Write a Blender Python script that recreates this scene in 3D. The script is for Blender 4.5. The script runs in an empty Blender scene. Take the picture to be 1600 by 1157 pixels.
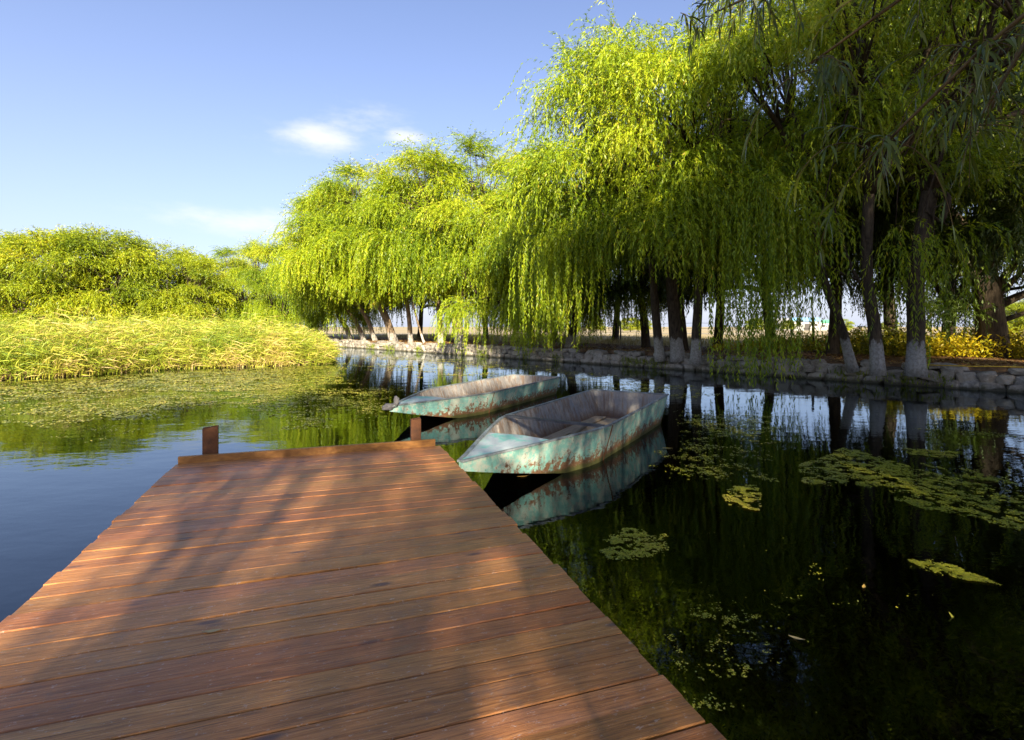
import bpy, math, random
import numpy as np
from mathutils import Vector, Matrix

# ------------------------------------------------------------------ camera, sky, sun, exposure
scene = bpy.context.scene
CAM_H = 1.65          # eye above the water
F = 823.0             # focal length in pixels of the 1600 px wide photograph
HOR = 511.0           # horizon row
cd = bpy.data.cameras.new('camera')
cam = bpy.data.objects.new('camera', cd)
scene.collection.objects.link(cam)
cam.location = (0, 0, CAM_H)
cam.rotation_euler = (math.radians(90), 0, 0)
cd.sensor_width = 36.0
cd.lens = 36.0 * F / 1600.0
cd.shift_y = -(578.5 - HOR) / 1600.0
cd.clip_start = 0.05
cd.clip_end = 9000
scene.camera = cam

SUN_EL = math.radians(20.5)
SUN_AZ = math.radians(172.0)      # clockwise from +Y: behind the camera, a little to the right
world = bpy.data.worlds.new('World')
scene.world = world
world.use_nodes = True
SKY_STRENGTH = 0.062
sd = bpy.data.lights.new('sun', 'SUN')
sd.energy = 5.0
sd.angle = math.radians(0.55)
sd.color = (1.0, 0.89, 0.68)
sun = bpy.data.objects.new('sun', sd)
scene.collection.objects.link(sun)
to_sun = Vector((math.sin(SUN_AZ) * math.cos(SUN_EL), math.cos(SUN_AZ) * math.cos(SUN_EL), math.sin(SUN_EL)))
sun.rotation_euler = to_sun.to_track_quat('Z', 'Y').to_euler()
scene.view_settings.view_transform = 'Standard'
scene.view_settings.look = 'None'
scene.view_settings.gamma = 1.0
scene.view_settings.use_curve_mapping = False
scene.view_settings.exposure = 1.72
scene.render.engine = 'CYCLES'
scene.cycles.use_denoising = True
scene.cycles.max_bounces = 6
scene.cycles.diffuse_bounces = 2
scene.cycles.glossy_bounces = 3
scene.cycles.transmission_bounces = 2
scene.cycles.transparent_max_bounces = 10
scene.cycles.caustics_reflective = False
scene.cycles.caustics_refractive = False
scene.cycles.sample_clamp_indirect = 6.0


class NT:
    """small helper for node trees"""
    def __init__(self, tree):
        self.t = tree
        tree.nodes.clear()

    def n(self, typ, **kw):
        nd = self.t.nodes.new(typ)
        for k, v in kw.items():
            if k.startswith('i_'):
                key = k[2:]
                key = int(key) if key.isdigit() else key.replace('_', ' ')
                nd.inputs[key].default_value = v
            else:
                setattr(nd, k, v)
        return nd

    def l(self, a, b):
        self.t.links.new(a, b)

    def val(self, sock, v):
        if hasattr(v, 'is_output') or isinstance(v, bpy.types.NodeSocket):
            self.l(v, sock)
        else:
            sock.default_value = v

    def math(self, op, a, b=0.0, c=None, clamp=False):
        nd = self.t.nodes.new('ShaderNodeMath')
        nd.operation = op
        nd.use_clamp = clamp
        self.val(nd.inputs[0], a)
        self.val(nd.inputs[1], b)
        if c is not None:
            self.val(nd.inputs[2], c)
        return nd.outputs[0]

    def mix(self, fac, a, b, typ='RGBA', blend='MIX'):
        nd = self.t.nodes.new('ShaderNodeMix')
        nd.data_type = typ
        if typ == 'RGBA':
            nd.blend_type = blend
            i = (0, 6, 7); o = 2
        else:
            i = (0, 2, 3); o = 0
        self.val(nd.inputs[i[0]], fac)
        for s, v in ((i[1], a), (i[2], b)):
            if isinstance(v, tuple) and len(v) == 3:
                v = (*v, 1)
            self.val(nd.inputs[s], v)
        return nd.outputs[o]

    def noise(self, vec, scale, detail=4, rough=0.55, dist=0.0):
        nd = self.n('ShaderNodeTexNoise')
        if vec is not None:
            self.l(vec, nd.inputs['Vector'])
        nd.inputs['Scale'].default_value = scale
        nd.inputs['Detail'].default_value = detail
        nd.inputs['Roughness'].default_value = rough
        nd.inputs['Distortion'].default_value = dist
        return nd.outputs['Fac']

    def ramp(self, fac, stops, interp='LINEAR'):
        nd = self.n('ShaderNodeValToRGB')
        nd.color_ramp.interpolation = interp
        el = nd.color_ramp.elements
        while len(el) < len(stops):
            el.new(0.5)
        for e, (p, c) in zip(el, stops):
            e.position = p
            e.color = (*c, 1) if len(c) == 3 else c
        self.val(nd.inputs[0], fac)
        return nd.outputs[0]

    def step(self, x, lo, hi):
        nd = self.n('ShaderNodeMapRange')
        nd.interpolation_type = 'SMOOTHSTEP'
        self.val(nd.inputs[0], x)
        nd.inputs[1].default_value = lo
        nd.inputs[2].default_value = hi
        return nd.outputs[0]

    def mapping(self, vec, scale=(1, 1, 1), loc=(0, 0, 0)):
        nd = self.n('ShaderNodeMapping')
        self.l(vec, nd.inputs[0])
        nd.inputs['Scale'].default_value = scale
        self.val(nd.inputs['Location'], loc)
        return nd.outputs[0]


# ---- the world: Nishita sky with a few thin clouds, spread all round
w = NT(world.node_tree)
sky = w.n('ShaderNodeTexSky', sky_type='NISHITA', sun_disc=False)
sky.sun_elevation = SUN_EL
sky.sun_rotation = SUN_AZ
sky.air_density = 1.0
sky.dust_density = 1.0
sky.ozone_density = 2.0
tc = w.n('ShaderNodeTexCoord')
sep = w.n('ShaderNodeSeparateXYZ')
w.l(tc.outputs['Generated'], sep.inputs[0])
az = w.math('ARCTAN2', sep.outputs[0], sep.outputs[1])
el = w.math('ARCSINE', sep.outputs[2])
cv = w.n('ShaderNodeCombineXYZ')
w.l(az, cv.inputs[0]); w.l(el, cv.inputs[1])
fb = w.noise(w.mapping(cv.outputs[0], (9, 26, 1), (3.1, 1.7, 0)), 1.0, 5, 0.62, 0.0)
puffs = [(-0.352, 0.326, .070, .022, .95), (-0.283, 0.355, .085, .035, .5), (-0.198, 0.341, .040, .013, .95), (-0.47, 0.175, .11, .022, .75),
         (1.1, 0.33, .18, .03, .8), (2.5, 0.30, .2, .03, .8), (-1.6, 0.36, .17, .03, .8)]
acc = None
for a0, e0, wa, we, s in puffs:
    dx = w.math('DIVIDE', w.math('SUBTRACT', az, a0), wa)
    dy = w.math('DIVIDE', w.math('SUBTRACT', el, e0), we)
    q = w.math('ADD', w.math('MULTIPLY', dx, dx), w.math('MULTIPLY', dy, dy))
    g = w.math('MULTIPLY', w.math('EXPONENT', w.math('MULTIPLY', q, -0.7)), s)
    acc = g if acc is None else w.math('MAXIMUM', acc, g)
cl = w.step(w.math('ADD', w.math('MULTIPLY', acc, 0.75), w.math('SUBTRACT', fb, 0.5)), 0.12, 0.75)
cl = w.math('MULTIPLY', w.math('MULTIPLY', cl, w.math('POWER', acc, 0.4)), 0.85, clamp=True)
tinted = w.mix(1.0, sky.outputs[0], (.98, .96, 1.18), blend='MULTIPLY')
veil = w.math('MULTIPLY', w.math('EXPONENT', w.math('MULTIPLY', w.math('ABSOLUTE', el), -3.2)), .80)
hazy = w.mix(veil, tinted, (3.9, 4.25, 5.3))          # thin high veil, thickest towards the horizon, the same all round
col = w.mix(cl, hazy, (5.6, 5.6, 5.8))
bg = w.n('ShaderNodeBackground')
bg.inputs[1].default_value = SKY_STRENGTH
w.l(col, bg.inputs[0])
world.cycles.sampling_method = 'MANUAL'
world.cycles.sample_map_resolution = 512
wo = w.n('ShaderNodeOutputWorld')
w.l(bg.outputs[0], wo.inputs[0])


# ------------------------------------------------------------------ helpers
C = scene.collection
rs = np.random.RandomState


def W(px, py, z=0.0):
    """point at height z that the photograph shows at pixel px, py"""
    d = F * (CAM_H - z) / (py - HOR)
    return ((px - 800.0) / F * d, d, z)


def D(px, d, z=0.6):
    return ((px - 800.0) / F * d, d, z)


def bank_depth(px, off):
    """depth on the ray of column px at distance off behind the stone wall"""
    k = (px - 800.0) / F
    return (27.5 + off * 1.5) / (1 + 1.12 * k)


def tag(o, label=None, cat=None, group=None, kind=None):
    if label: o['label'] = label
    if cat: o['category'] = cat
    if group: o['group'] = group
    if kind: o['kind'] = kind
    return o


def empty(name, loc=(0, 0, 0), rz=0.0):
    o = bpy.data.objects.new(name, None)
    o.empty_display_size = 0.2
    C.objects.link(o)
    o.location = loc
    o.rotation_euler = (0, 0, rz)
    return o


def link(name, me, parent=None, loc=None, rot=None, scale=None):
    o = bpy.data.objects.new(name, me)
    C.objects.link(o)
    if parent: o.parent = parent
    if loc is not None: o.location = loc
    if rot is not None: o.rotation_euler = rot
    if scale is not None: o.scale = scale
    return o


def mesh(name, verts, faces, mats=(), smooth=False, mi=None):
    me = bpy.data.meshes.new(name)
    me.from_pydata([tuple(v) for v in verts], [], faces)
    for m in mats: me.materials.append(m)
    if mi is not None:
        me.polygons.foreach_set('material_index', mi)
    if smooth:
        me.polygons.foreach_set('use_smooth', [True] * len(me.polygons))
    me.update()
    return me


def quads(name, V, Q, mat, tint=None, smooth=False):
    """fast mesh of quads from numpy arrays; tint is a float per vertex"""
    V = np.ascontiguousarray(V, dtype=np.float32)
    Q = np.ascontiguousarray(Q, dtype=np.int32)
    me = bpy.data.meshes.new(name)
    me.vertices.add(len(V)); me.vertices.foreach_set('co', V.ravel())
    me.loops.add(Q.size); me.loops.foreach_set('vertex_index', Q.ravel())
    me.polygons.add(len(Q))
    me.polygons.foreach_set('loop_start', np.arange(0, Q.size, Q.shape[1], dtype=np.int32))
    if smooth:
        me.polygons.foreach_set('use_smooth', np.ones(len(Q), dtype=bool))
    if tint is not None:
        a = me.attributes.new('tint', 'FLOAT', 'POINT')
        a.data.foreach_set('value', np.ascontiguousarray(tint, dtype=np.float32))
    me.materials.append(mat)
    me.update(calc_edges=True)
    return me


class MB:
    """collects boxes, tubes and faces into one mesh"""
    def __init__(self):
        self.v = []; self.f = []; self.m = []

    def add(self, vs, fs, m=0):
        b = len(self.v)
        self.v += [tuple(p) for p in vs]
        self.f += [tuple(i + b for i in f) for f in fs]
        self.m += [m] * len(fs)

    def box(self, lo, hi, m=0, mat=None):
        x0, y0, z0 = lo; x1, y1, z1 = hi
        vs = [Vector(p) for p in ((x0, y0, z0), (x1, y0, z0), (x1, y1, z0), (x0, y1, z0), (x0, y0, z1), (x1, y0, z1), (x1, y1, z1), (x0, y1, z1))]
        if mat: vs = [mat @ p for p in vs]
        self.add(vs, [(3, 2, 1, 0), (4, 5, 6, 7), (0, 1, 5, 4), (1, 2, 6, 5), (2, 3, 7, 6), (3, 0, 4, 7)], m)

    def bar(self, a, b, wd, ht, m=0, up=(0, 0, 1)):
        a = Vector(a); b = Vector(b); t = (b - a).normalized()
        s = t.cross(Vector(up)).normalized() * wd / 2
        u = s.normalized().cross(t) * ht / 2
        vs = [a - s - u, a + s - u, a + s + u, a - s + u, b - s - u, b + s - u, b + s + u, b - s + u]
        self.add(vs, [(0, 1, 2, 3), (7, 6, 5, 4), (0, 4, 5, 1), (1, 5, 6, 2), (2, 6, 7, 3), (3, 7, 4, 0)], m)

    def tube(self, pts, rad, n=8, m=0, cap=True, wob=0.0, rnd=None):
        pts = [Vector(p) for p in pts]
        if not hasattr(rad, '__len__'): rad = [rad] * len(pts)
        vs = []; fs = []
        ref = Vector((0.31, 0.95, 0.05))
        for i, p in enumerate(pts):
            t = (pts[min(i + 1, len(pts) - 1)] - pts[max(i - 1, 0)]).normalized()
            s = t.cross(ref)
            if s.length < 0.1: s = t.cross(Vector((1, 0, 0)))
            s.normalize(); u = t.cross(s)
            for k in range(n):
                a = 2 * math.pi * k / n
                r = rad[i] * (1 + (rnd.uniform(-wob, wob) if wob else 0))
                vs.append(p + s * math.cos(a) * r + u * math.sin(a) * r)
        for i in range(len(pts) - 1):
            for k in range(n):
                k2 = (k + 1) % n
                fs.append((i * n + k, i * n + k2, (i + 1) * n + k2, (i + 1) * n + k))
        if cap:
            fs.append(tuple(range(n - 1, -1, -1)))
            fs.append(tuple((len(pts) - 1) * n + k for k in range(n)))
        self.add(vs, fs, m)

    def build(self, name, mats, parent=None, smooth=False):
        if not isinstance(mats, (list, tuple)): mats = [mats]
        me = mesh(name, self.v, self.f, mats, smooth, self.m)
        return link(name, me, parent)


def interp_path(ctrl, n):
    """smooth path (Catmull-Rom) through control points"""
    P = [np.array(p, float) for p in ctrl]
    P = [2 * P[0] - P[1]] + P + [2 * P[-1] - P[-2]]
    out = []
    seg = len(P) - 3
    for i in range(n):
        u = i / (n - 1) * seg
        k = min(int(u), seg - 1); t = u - k
        a, b, c, d = P[k:k + 4]
        out.append(0.5 * ((2 * b) + (-a + c) * t + (2 * a - 5 * b + 4 * c - d) * t * t + (-a + 3 * b - 3 * c + d) * t ** 3))
    return out


# ------------------------------------------------------------------ materials
def material(name):
    m = bpy.data.materials.new(name)
    m.use_nodes = True
    return m, NT(m.node_tree)


def finish(t, shader, disp=None):
    o = t.n('ShaderNodeOutputMaterial')
    t.l(shader, o.inputs[0])


def bump(t, h, strength, dist):
    b = t.n('ShaderNodeBump')
    b.inputs['Strength'].default_value = strength
    b.inputs['Distance'].default_value = dist
    t.l(h, b.inputs['Height'])
    return b.outputs[0]


def principled(t, color, rough=0.6, normal=None, spec=0.4, metal=0.0):
    p = t.n('ShaderNodeBsdfPrincipled')
    t.val(p.inputs['Base Color'], color if not (isinstance(color, tuple) and len(color) == 3) else (*color, 1))
    t.val(p.inputs['Roughness'], rough)
    t.val(p.inputs['Metallic'], metal)
    p.inputs['Specular IOR Level'].default_value = spec
    if normal is not None: t.l(normal, p.inputs['Normal'])
    return p.outputs[0]


def leaf_material(name, stops, trans=0.38, tboost=(1.25, 1.15, 0.6), rough=0.42, spec=0.35):
    m, t = material(name)
    at = t.n('ShaderNodeAttribute', attribute_name='tint')
    c = t.ramp(at.outputs['Fac'], stops)
    p = principled(t, c, rough, spec=spec)
    tr = t.n('ShaderNodeBsdfTranslucent')
    t.l(t.mix(1.0, c, tboost, blend='MULTIPLY'), tr.inputs[0])
    ms = t.n('ShaderNodeMixShader')
    ms.inputs[0].default_value = trans
    t.l(p, ms.inputs[1]); t.l(tr.outputs[0], ms.inputs[2])
    finish(t, ms.outputs[0])
    return m


M = {}
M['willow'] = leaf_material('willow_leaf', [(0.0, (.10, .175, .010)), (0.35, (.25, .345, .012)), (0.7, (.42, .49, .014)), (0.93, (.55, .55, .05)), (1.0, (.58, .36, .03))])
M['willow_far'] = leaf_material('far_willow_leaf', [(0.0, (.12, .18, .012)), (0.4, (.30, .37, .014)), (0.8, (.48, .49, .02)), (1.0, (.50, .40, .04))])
M['near_shade_leaf'] = leaf_material('near_shaded_leaf', [(0.0, (.050, .080, .010)), (0.5, (.10, .135, .014)), (1.0, (.20, .21, .02))], trans=.25, tboost=(1.1, 1.05, .7))  # dark mature leaf, lowered further so its shade sits in the colour
M['shade_leaf'] = leaf_material('shaded_leaf', [(0.0, (.040, .065, .010)), (0.5, (.085, .125, .014)), (1.0, (.15, .19, .02))], trans=.3)  # darker leaf for the back trees, their shade put into the colour
M['reed'] = leaf_material('reed_blade', [(0.0, (.13, .20, .018)), (0.38, (.30, .36, .025)), (0.64, (.46, .44, .05)), (0.84, (.58, .45, .13)), (1.0, (.60, .43, .20))], trans=.25, tboost=(1.1, 1.05, .8), rough=.5)
M['weed'] = leaf_material('weed_leaf', [(0.0, (.09, .12, .012)), (0.4, (.24, .25, .015)), (0.75, (.48, .38, .012)), (1.0, (.60, .44, .02))], trans=.3)
M['drygrass'] = leaf_material('dry_grass', [(0.0, (.22, .20, .07)), (0.5, (.42, .33, .15)), (1.0, (.58, .45, .24))], trans=.2, rough=.6)
M['duckweed'] = leaf_material('floating_weed', [(0.0, (.12, .15, .02)), (0.4, (.29, .31, .03)), (0.75, (.47, .44, .03)), (1.0, (.55, .43, .07))], trans=.1, rough=.3, spec=.5)
M['submerged'] = leaf_material('submerged_weed', [(0.0, (.12, .15, .02)), (0.5, (.28, .30, .03)), (1.0, (.50, .44, .07))], trans=.1)
M['litter'] = leaf_material('fallen_leaf', [(0.0, (.15, .07, .025)), (0.5, (.34, .17, .05)), (0.8, (.46, .29, .07)), (1.0, (.50, .42, .12))], trans=.1, rough=.6)


def bark_material(name, dark, light, white_h, seed):
    m, t = material(name)
    tcd = t.n('ShaderNodeTexCoord')
    ob = tcd.outputs['Object']
    g = t.n('ShaderNodeNewGeometry')
    n1 = t.noise(t.mapping(ob, (9, 9, 2.2), (seed, 0, 0)), 1.6, 6, .65, .6)
    c = t.ramp(n1, [(.3, dark), (.68, light)])
    h = n1
    rough = .85
    if white_h:
        s = t.n('ShaderNodeSeparateXYZ'); t.l(g.outputs['Position'], s.inputs[0])
        n2 = t.noise(t.mapping(g.outputs['Position'], (3, 3, 1.3)), 2.0, 5, .7)
        edge = t.math('ADD', s.outputs[2], t.math('MULTIPLY', t.math('SUBTRACT', n2, .5), .9))
        wm = t.step(edge, .6 + white_h + .08, .6 + white_h - .08)
        n3 = t.noise(ob, 14, 6, .7)
        wear = t.step(n3, .70, .35)
        wm = t.math('MULTIPLY', wm, t.mix(.55, 1.0, wear, 'FLOAT'))
        c = t.mix(t.math('MULTIPLY', wm, .85), c, (.47, .45, .41))
    finish(t, principled(t, c, rough, bump(t, h, .8, .03), spec=.2))
    return m


M['bark'] = bark_material('willow_bark', (.026, .019, .013), (.10, .073, .047), 0, 0)
M['bark_white'] = bark_material('whitewashed_bark', (.030, .022, .016), (.12, .09, .06), 0.62, 3)
M['bark_pale'] = bark_material('pale_bark', (.13, .09, .055), (.40, .29, .19), 0.62, 7)
M['twig'] = bark_material('twig_bark', (.06, .045, .022), (.17, .12, .05), 0, 5)

# dock wood: reddish brown stained planks
m, t = material('dock_wood'); M['wood'] = m
tcd = t.n('ShaderNodeTexCoord'); oi = t.n('ShaderNodeObjectInfo')
off = t.n('ShaderNodeCombineXYZ')
t.l(t.math('MULTIPLY', oi.outputs['Random'], 37.0), off.inputs[0]); t.l(t.math('MULTIPLY', oi.outputs['Random'], 91.0), off.inputs[1])
ad = t.n('ShaderNodeVectorMath', operation='ADD'); t.l(tcd.outputs['Object'], ad.inputs[0]); t.l(off.outputs[0], ad.inputs[1])
v = ad.outputs[0]
warp = t.noise(t.mapping(v, (1.2, 5, 1)), 1.5, 3, .5)
wv = t.n('ShaderNodeVectorMath', operation='MULTIPLY_ADD')
cw = t.n('ShaderNodeCombineXYZ'); t.l(warp, cw.inputs[1]); t.l(cw.outputs[0], wv.inputs[0]); wv.inputs[1].default_value = (0, .05, 0); t.l(v, wv.inputs[2])
grain = t.noise(t.mapping(wv.outputs[0], (1.1, 42, 8)), 1.5, 10, .72, .2)
fine = t.noise(t.mapping(wv.outputs[0], (7, 240, 30)), 1.0, 6, .7)
blot = t.noise(t.mapping(v, (1.6, 5.5, 1)), 1.5, 4, .6, .5)
c = t.ramp(grain, [(.30, (.22, .080, .024)), (.44, (.42, .170, .050)), (.56, (.55, .235, .074)), (.72, (.64, .32, .12))])
c = t.mix(t.math('MULTIPLY', t.step(fine, .50, .58), .55), c, (.14, .058, .030))
c = t.mix(t.math('MULTIPLY', t.step(blot, .52, .74), .4), c, (.34, .17, .10))        # weathered greyish zones
c = t.mix(t.math('MULTIPLY', t.step(blot, .44, .27), .5), c, (.40, .205, .075))
crack = t.noise(t.mapping(wv.outputs[0], (.9, 60, 8), (7, 3, 0)), 1.3, 5, .6)
c = t.mix(t.math('MULTIPLY', t.step(crack, .66, .70), .8), c, (.055, .025, .018))        # hairline splits along the grain
dirt = t.noise(t.mapping(v, (2.2, 3.0, 1), (1, 9, 0)), 2.0, 8, .72)
c = t.mix(t.math('MULTIPLY', t.step(dirt, .54, .66), .4), c, (.20, .135, .105))
vor = t.n('ShaderNodeTexVoronoi'); vor.inputs['Scale'].default_value = 1.0; vor.inputs['Randomness'].default_value = 1
t.l(t.mapping(v, (2.6, 8.5, 1)), vor.inputs['Vector'])
vcol = t.n('ShaderNodeSeparateColor'); t.l(vor.outputs['Color'], vcol.inputs[0])
kn = t.math('MULTIPLY', t.step(vor.outputs['Distance'], .19, .06), t.step(vcol.outputs[0], .34, .38))
c = t.mix(t.math('MULTIPLY', kn, .85), c, (.10, .055, .05))
scuff = t.noise(t.mapping(v, (5, 11, 1)), 5.0, 7, .8)
c = t.mix(t.math('MULTIPLY', t.step(scuff, .575, .64), .6), c, (.60, .48, .40))
hs = t.n('ShaderNodeHueSaturation')
t.l(c, hs.inputs['Color'])
t.l(t.math('ADD', t.math('MULTIPLY', oi.outputs['Random'], .45), .78), hs.inputs['Value'])
t.l(t.math('ADD', t.math('MULTIPLY', t.math('FRACT', t.math('MULTIPLY', oi.outputs['Random'], 17.3)), .014), .490), hs.inputs['Hue'])
rg = t.math('ADD', t.math('MULTIPLY', blot, .28), .30)
finish(t, principled(t, hs.outputs[0], rg, bump(t, t.math('ADD', grain, t.math('MULTIPLY', fine, .5)), .5, .004), spec=.32))

m, t = material('rim_wood'); M['rim'] = m
tcd = t.n('ShaderNodeTexCoord')
g1 = t.noise(t.mapping(tcd.outputs['Object'], (2, 30, 30)), 1.4, 6, .6)
c = t.ramp(g1, [(.3, (.20, .085, .022)), (.7, (.42, .19, .045))])
finish(t, principled(t, c, .5, bump(t, g1, .4, .004)))

m, t = material('rusty_iron'); M['rust'] = m
tcd = t.n('ShaderNodeTexCoord')
n1 = t.noise(tcd.outputs['Object'], 9, 8, .7)
n2 = t.noise(tcd.outputs['Object'], 55, 4, .7)
c = t.ramp(n1, [(.3, (.055, .026, .016)), (.55, (.165, .066, .028)), (.75, (.27, .115, .045))])
c = t.mix(t.math('MULTIPLY', t.step(n2, .55, .7), .6), c, (.09, .036, .02))
finish(t, principled(t, c, .75, bump(t, n2, .4, .004), spec=.3))


def boat_paint(name, inside):
    m, t = material(name)
    tcd = t.n('ShaderNodeTexCoord'); oi = t.n('ShaderNodeObjectInfo')
    ad = t.n('ShaderNodeVectorMath', operation='ADD'); t.l(tcd.outputs['Object'], ad.inputs[0])
    cb = t.n('ShaderNodeCombineXYZ'); t.l(t.math('MULTIPLY', oi.outputs['Random'], 20.), cb.inputs[0]); t.l(cb.outputs[0], ad.inputs[1])
    v = ad.outputs[0]
    s = t.n('ShaderNodeSeparateXYZ'); t.l(tcd.outputs['Object'], s.inputs[0])
    big = t.noise(v, 3.4, 9, .72, .5)
    mid = t.noise(t.mapping(v, (1, 1, .6), (5, 2, 1)), 8.5, 10, .76, .4)
    fine = t.noise(v, 38, 5, .75)
    drip = t.noise(t.mapping(v, (15, 15, 1.6)), 1.0, 6, .65)
    flake = t.noise(v, 17, 10, .8, .2)
    if inside:
        c = t.ramp(mid, [(.25, (.13, .12, .13)), (.45, (.25, .235, .225)), (.6, (.36, .32, .28)), (.78, (.46, .40, .33))])
        c = t.mix(t.math('MULTIPLY', t.step(big, .5, .68), .8), c, (.24, .265, .29))
        c = t.mix(t.math('MULTIPLY', t.step(drip, .47, .62), .75), c, (.20, .12, .065))
        c = t.mix(t.math('MULTIPLY', t.step(fine, .60, .70), .8), c, (.10, .075, .06))
        rust = t.math('MULTIPLY', t.step(t.math('ADD', s.outputs[2], t.math('MULTIPLY', mid, .25)), .36, .16), .85)
        c = t.mix(rust, c, (.17, .095, .05))
    else:
        c = t.ramp(big, [(.26, (.17, .24, .26)), (.40, (.15, .36, .32)), (.52, (.23, .47, .41)), (.60, (.40, .48, .40)), (.76, (.54, .50, .40))])
        c = t.mix(t.math('MULTIPLY', t.step(t.math('ADD', t.math('MULTIPLY', mid, .5), t.math('MULTIPLY', flake, .5)), .475, .555), .8), c, (.52, .50, .42))
        c = t.mix(t.math('MULTIPLY', t.step(mid, .44, .30), .7), c, (.16, .24, .28))
        edge = t.math('ADD', t.math('MULTIPLY', s.outputs[2], -1.5), t.math('ADD', t.math('MULTIPLY', mid, .8), t.math('MULTIPLY', flake, 1.5)))
        rust = t.step(edge, .84, .97)
        c = t.mix(rust, c, t.ramp(fine, [(.35, (.10, .048, .025)), (.65, (.23, .12, .062))]))
        spots = t.step(t.math('ADD', fine, t.math('MULTIPLY', mid, .5)), .86, .96)
        c = t.mix(t.math('MULTIPLY', spots, .9), c, (.13, .065, .04))
        c = t.mix(t.math('MULTIPLY', t.step(drip, .58, .72), .5), c, (.20, .12, .07))
        # green slime line just above the water
        alg = t.step(t.math('ADD', s.outputs[2], t.math('MULTIPLY', drip, -.10)), .035, -.02)
        c = t.mix(t.math('MULTIPLY', alg, .8), c, (.055, .075, .018))
    rough = t.math('ADD', t.math('MULTIPLY', mid, .3), .42)
    finish(t, principled(t, c, rough, bump(t, t.math('ADD', mid, t.math('MULTIPLY', fine, .35)), .35, .01), spec=.35))
    return m


M['boat_out'] = boat_paint('flaking_boat_paint', False)
M['boat_in'] = boat_paint('boat_inside_metal', True)
m, t = material('deck_plate_paint'); M['boat_deck'] = m
tcd = t.n('ShaderNodeTexCoord'); n1 = t.noise(tcd.outputs['Object'], 3.5, 8, .7, .5); n2 = t.noise(tcd.outputs['Object'], 30, 5, .75)
c = t.ramp(n1, [(.32, (.33, .39, .43)), (.47, (.42, .48, .50)), (.58, (.16, .47, .41)), (.72, (.44, .49, .48))])
c = t.mix(t.math('MULTIPLY', t.step(n2, .60, .70), .7), c, (.24, .20, .17))
finish(t, principled(t, c, .5, bump(t, n2, .2, .005)))
m, t = material('gunwale_iron'); M['gunwale'] = m
tcd = t.n('ShaderNodeTexCoord'); n1 = t.noise(tcd.outputs['Object'], 5, 8, .75)
c = t.ramp(n1, [(.32, (.075, .075, .085)), (.5, (.19, .21, .22)), (.62, (.28, .34, .34)), (.75, (.15, .10, .07))])
finish(t, principled(t, c, .5, spec=.5))
m, t = material('dark_bar_iron'); M['dark_bar'] = m
tcd = t.n('ShaderNodeTexCoord'); n1 = t.noise(tcd.outputs['Object'], 8, 6, .7)
finish(t, principled(t, t.ramp(n1, [(.3, (.03, .032, .04)), (.7, (.09, .095, .11))]), .55))
m, t = material('old_boat_plank'); M['oldplank'] = m
tcd = t.n('ShaderNodeTexCoord'); n1 = t.noise(t.mapping(tcd.outputs['Object'], (2, 22, 10)), 1.5, 6, .65)
finish(t, principled(t, t.ramp(n1, [(.3, (.17, .12, .075)), (.7, (.42, .32, .21))]), .8, bump(t, n1, .4, .005)))

# stones, mortar, ground
m, t = material('wall_stone'); M['stone'] = m
tcd = t.n('ShaderNodeTexCoord'); oi = t.n('ShaderNodeObjectInfo')
g = t.n('ShaderNodeNewGeometry')
n1 = t.noise(g.outputs['Position'], 5, 8, .7); n2 = t.noise(g.outputs['Position'], 26, 6, .7)
c = t.ramp(oi.outputs['Random'], [(0, (.16, .14, .12)), (.35, (.27, .24, .21)), (.7, (.37, .32, .26)), (1, (.22, .18, .14))])
c = t.mix(t.step(n1, .40, .70), c, (.46, .42, .36))
c = t.mix(t.math('MULTIPLY', t.step(n2, .52, .68), .6), c, (.15, .13, .10))
s = t.n('ShaderNodeSeparateXYZ'); t.l(g.outputs['Position'], s.inputs[0])
wet = t.step(t.math('ADD', s.outputs[2], t.math('MULTIPLY', n1, .14)), .20, .10)
moss = t.noise(g.outputs['Position'], 3.1, 7, .7)
c = t.mix(t.math('MULTIPLY', t.step(moss, .54, .64), .6), c, (.10, .105, .05))
c = t.mix(t.math('MULTIPLY', wet, .85), c, (.06, .055, .03))
finish(t, principled(t, c, .85, bump(t, t.math('ADD', n1, t.math('MULTIPLY', n2, .5)), .7, .03), spec=.25))
m, t = material('wall_core'); M['core'] = m
g = t.n('ShaderNodeNewGeometry'); n1 = t.noise(g.outputs['Position'], 9, 6, .7)
finish(t, principled(t, t.ramp(n1, [(.3, (.05, .042, .032)), (.7, (.17, .14, .11))]), .95, bump(t, n1, .6, .03)))

m, t = material('ground_soil'); M['ground'] = m
g = t.n('ShaderNodeNewGeometry'); P = g.outputs['Position']
s = t.n('ShaderNodeSeparateXYZ'); t.l(P, s.inputs[0])
n1 = t.noise(P, .6, 8, .65); n2 = t.noise(P, 7, 6, .7); n3 = t.noise(t.mapping(P, (.02, .06, 1)), 1.0, 5, .6)
dist = t.math('DIVIDE', t.math('SUBTRACT', t.math('ADD', s.outputs[1], t.math('MULTIPLY', s.outputs[0], 1.12)), 27.5), 1.5)
dist = t.math('ADD', dist, t.math('MULTIPLY', t.math('SUBTRACT', n1, .5), 2.5))
soil = t.ramp(n2, [(.3, (.13, .075, .040)), (.5, (.23, .135, .070)), (.72, (.33, .20, .10))])
field = t.ramp(n3, [(.3, (.40, .31, .15)), (.5, (.50, .40, .23)), (.62, (.44, .40, .33)), (.75, (.36, .32, .13))])
field = t.mix(t.math('MULTIPLY', n2, .5), field, (.33, .25, .12))
c = t.mix(t.step(dist, 6.0, 8.5), soil, field)
mud = t.mix(t.step(s.outputs[2], -.05, .25), (.018, .015, .007), c)
finish(t, principled(t, mud, .95, bump(t, n2, .6, .05), spec=.15))

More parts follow.
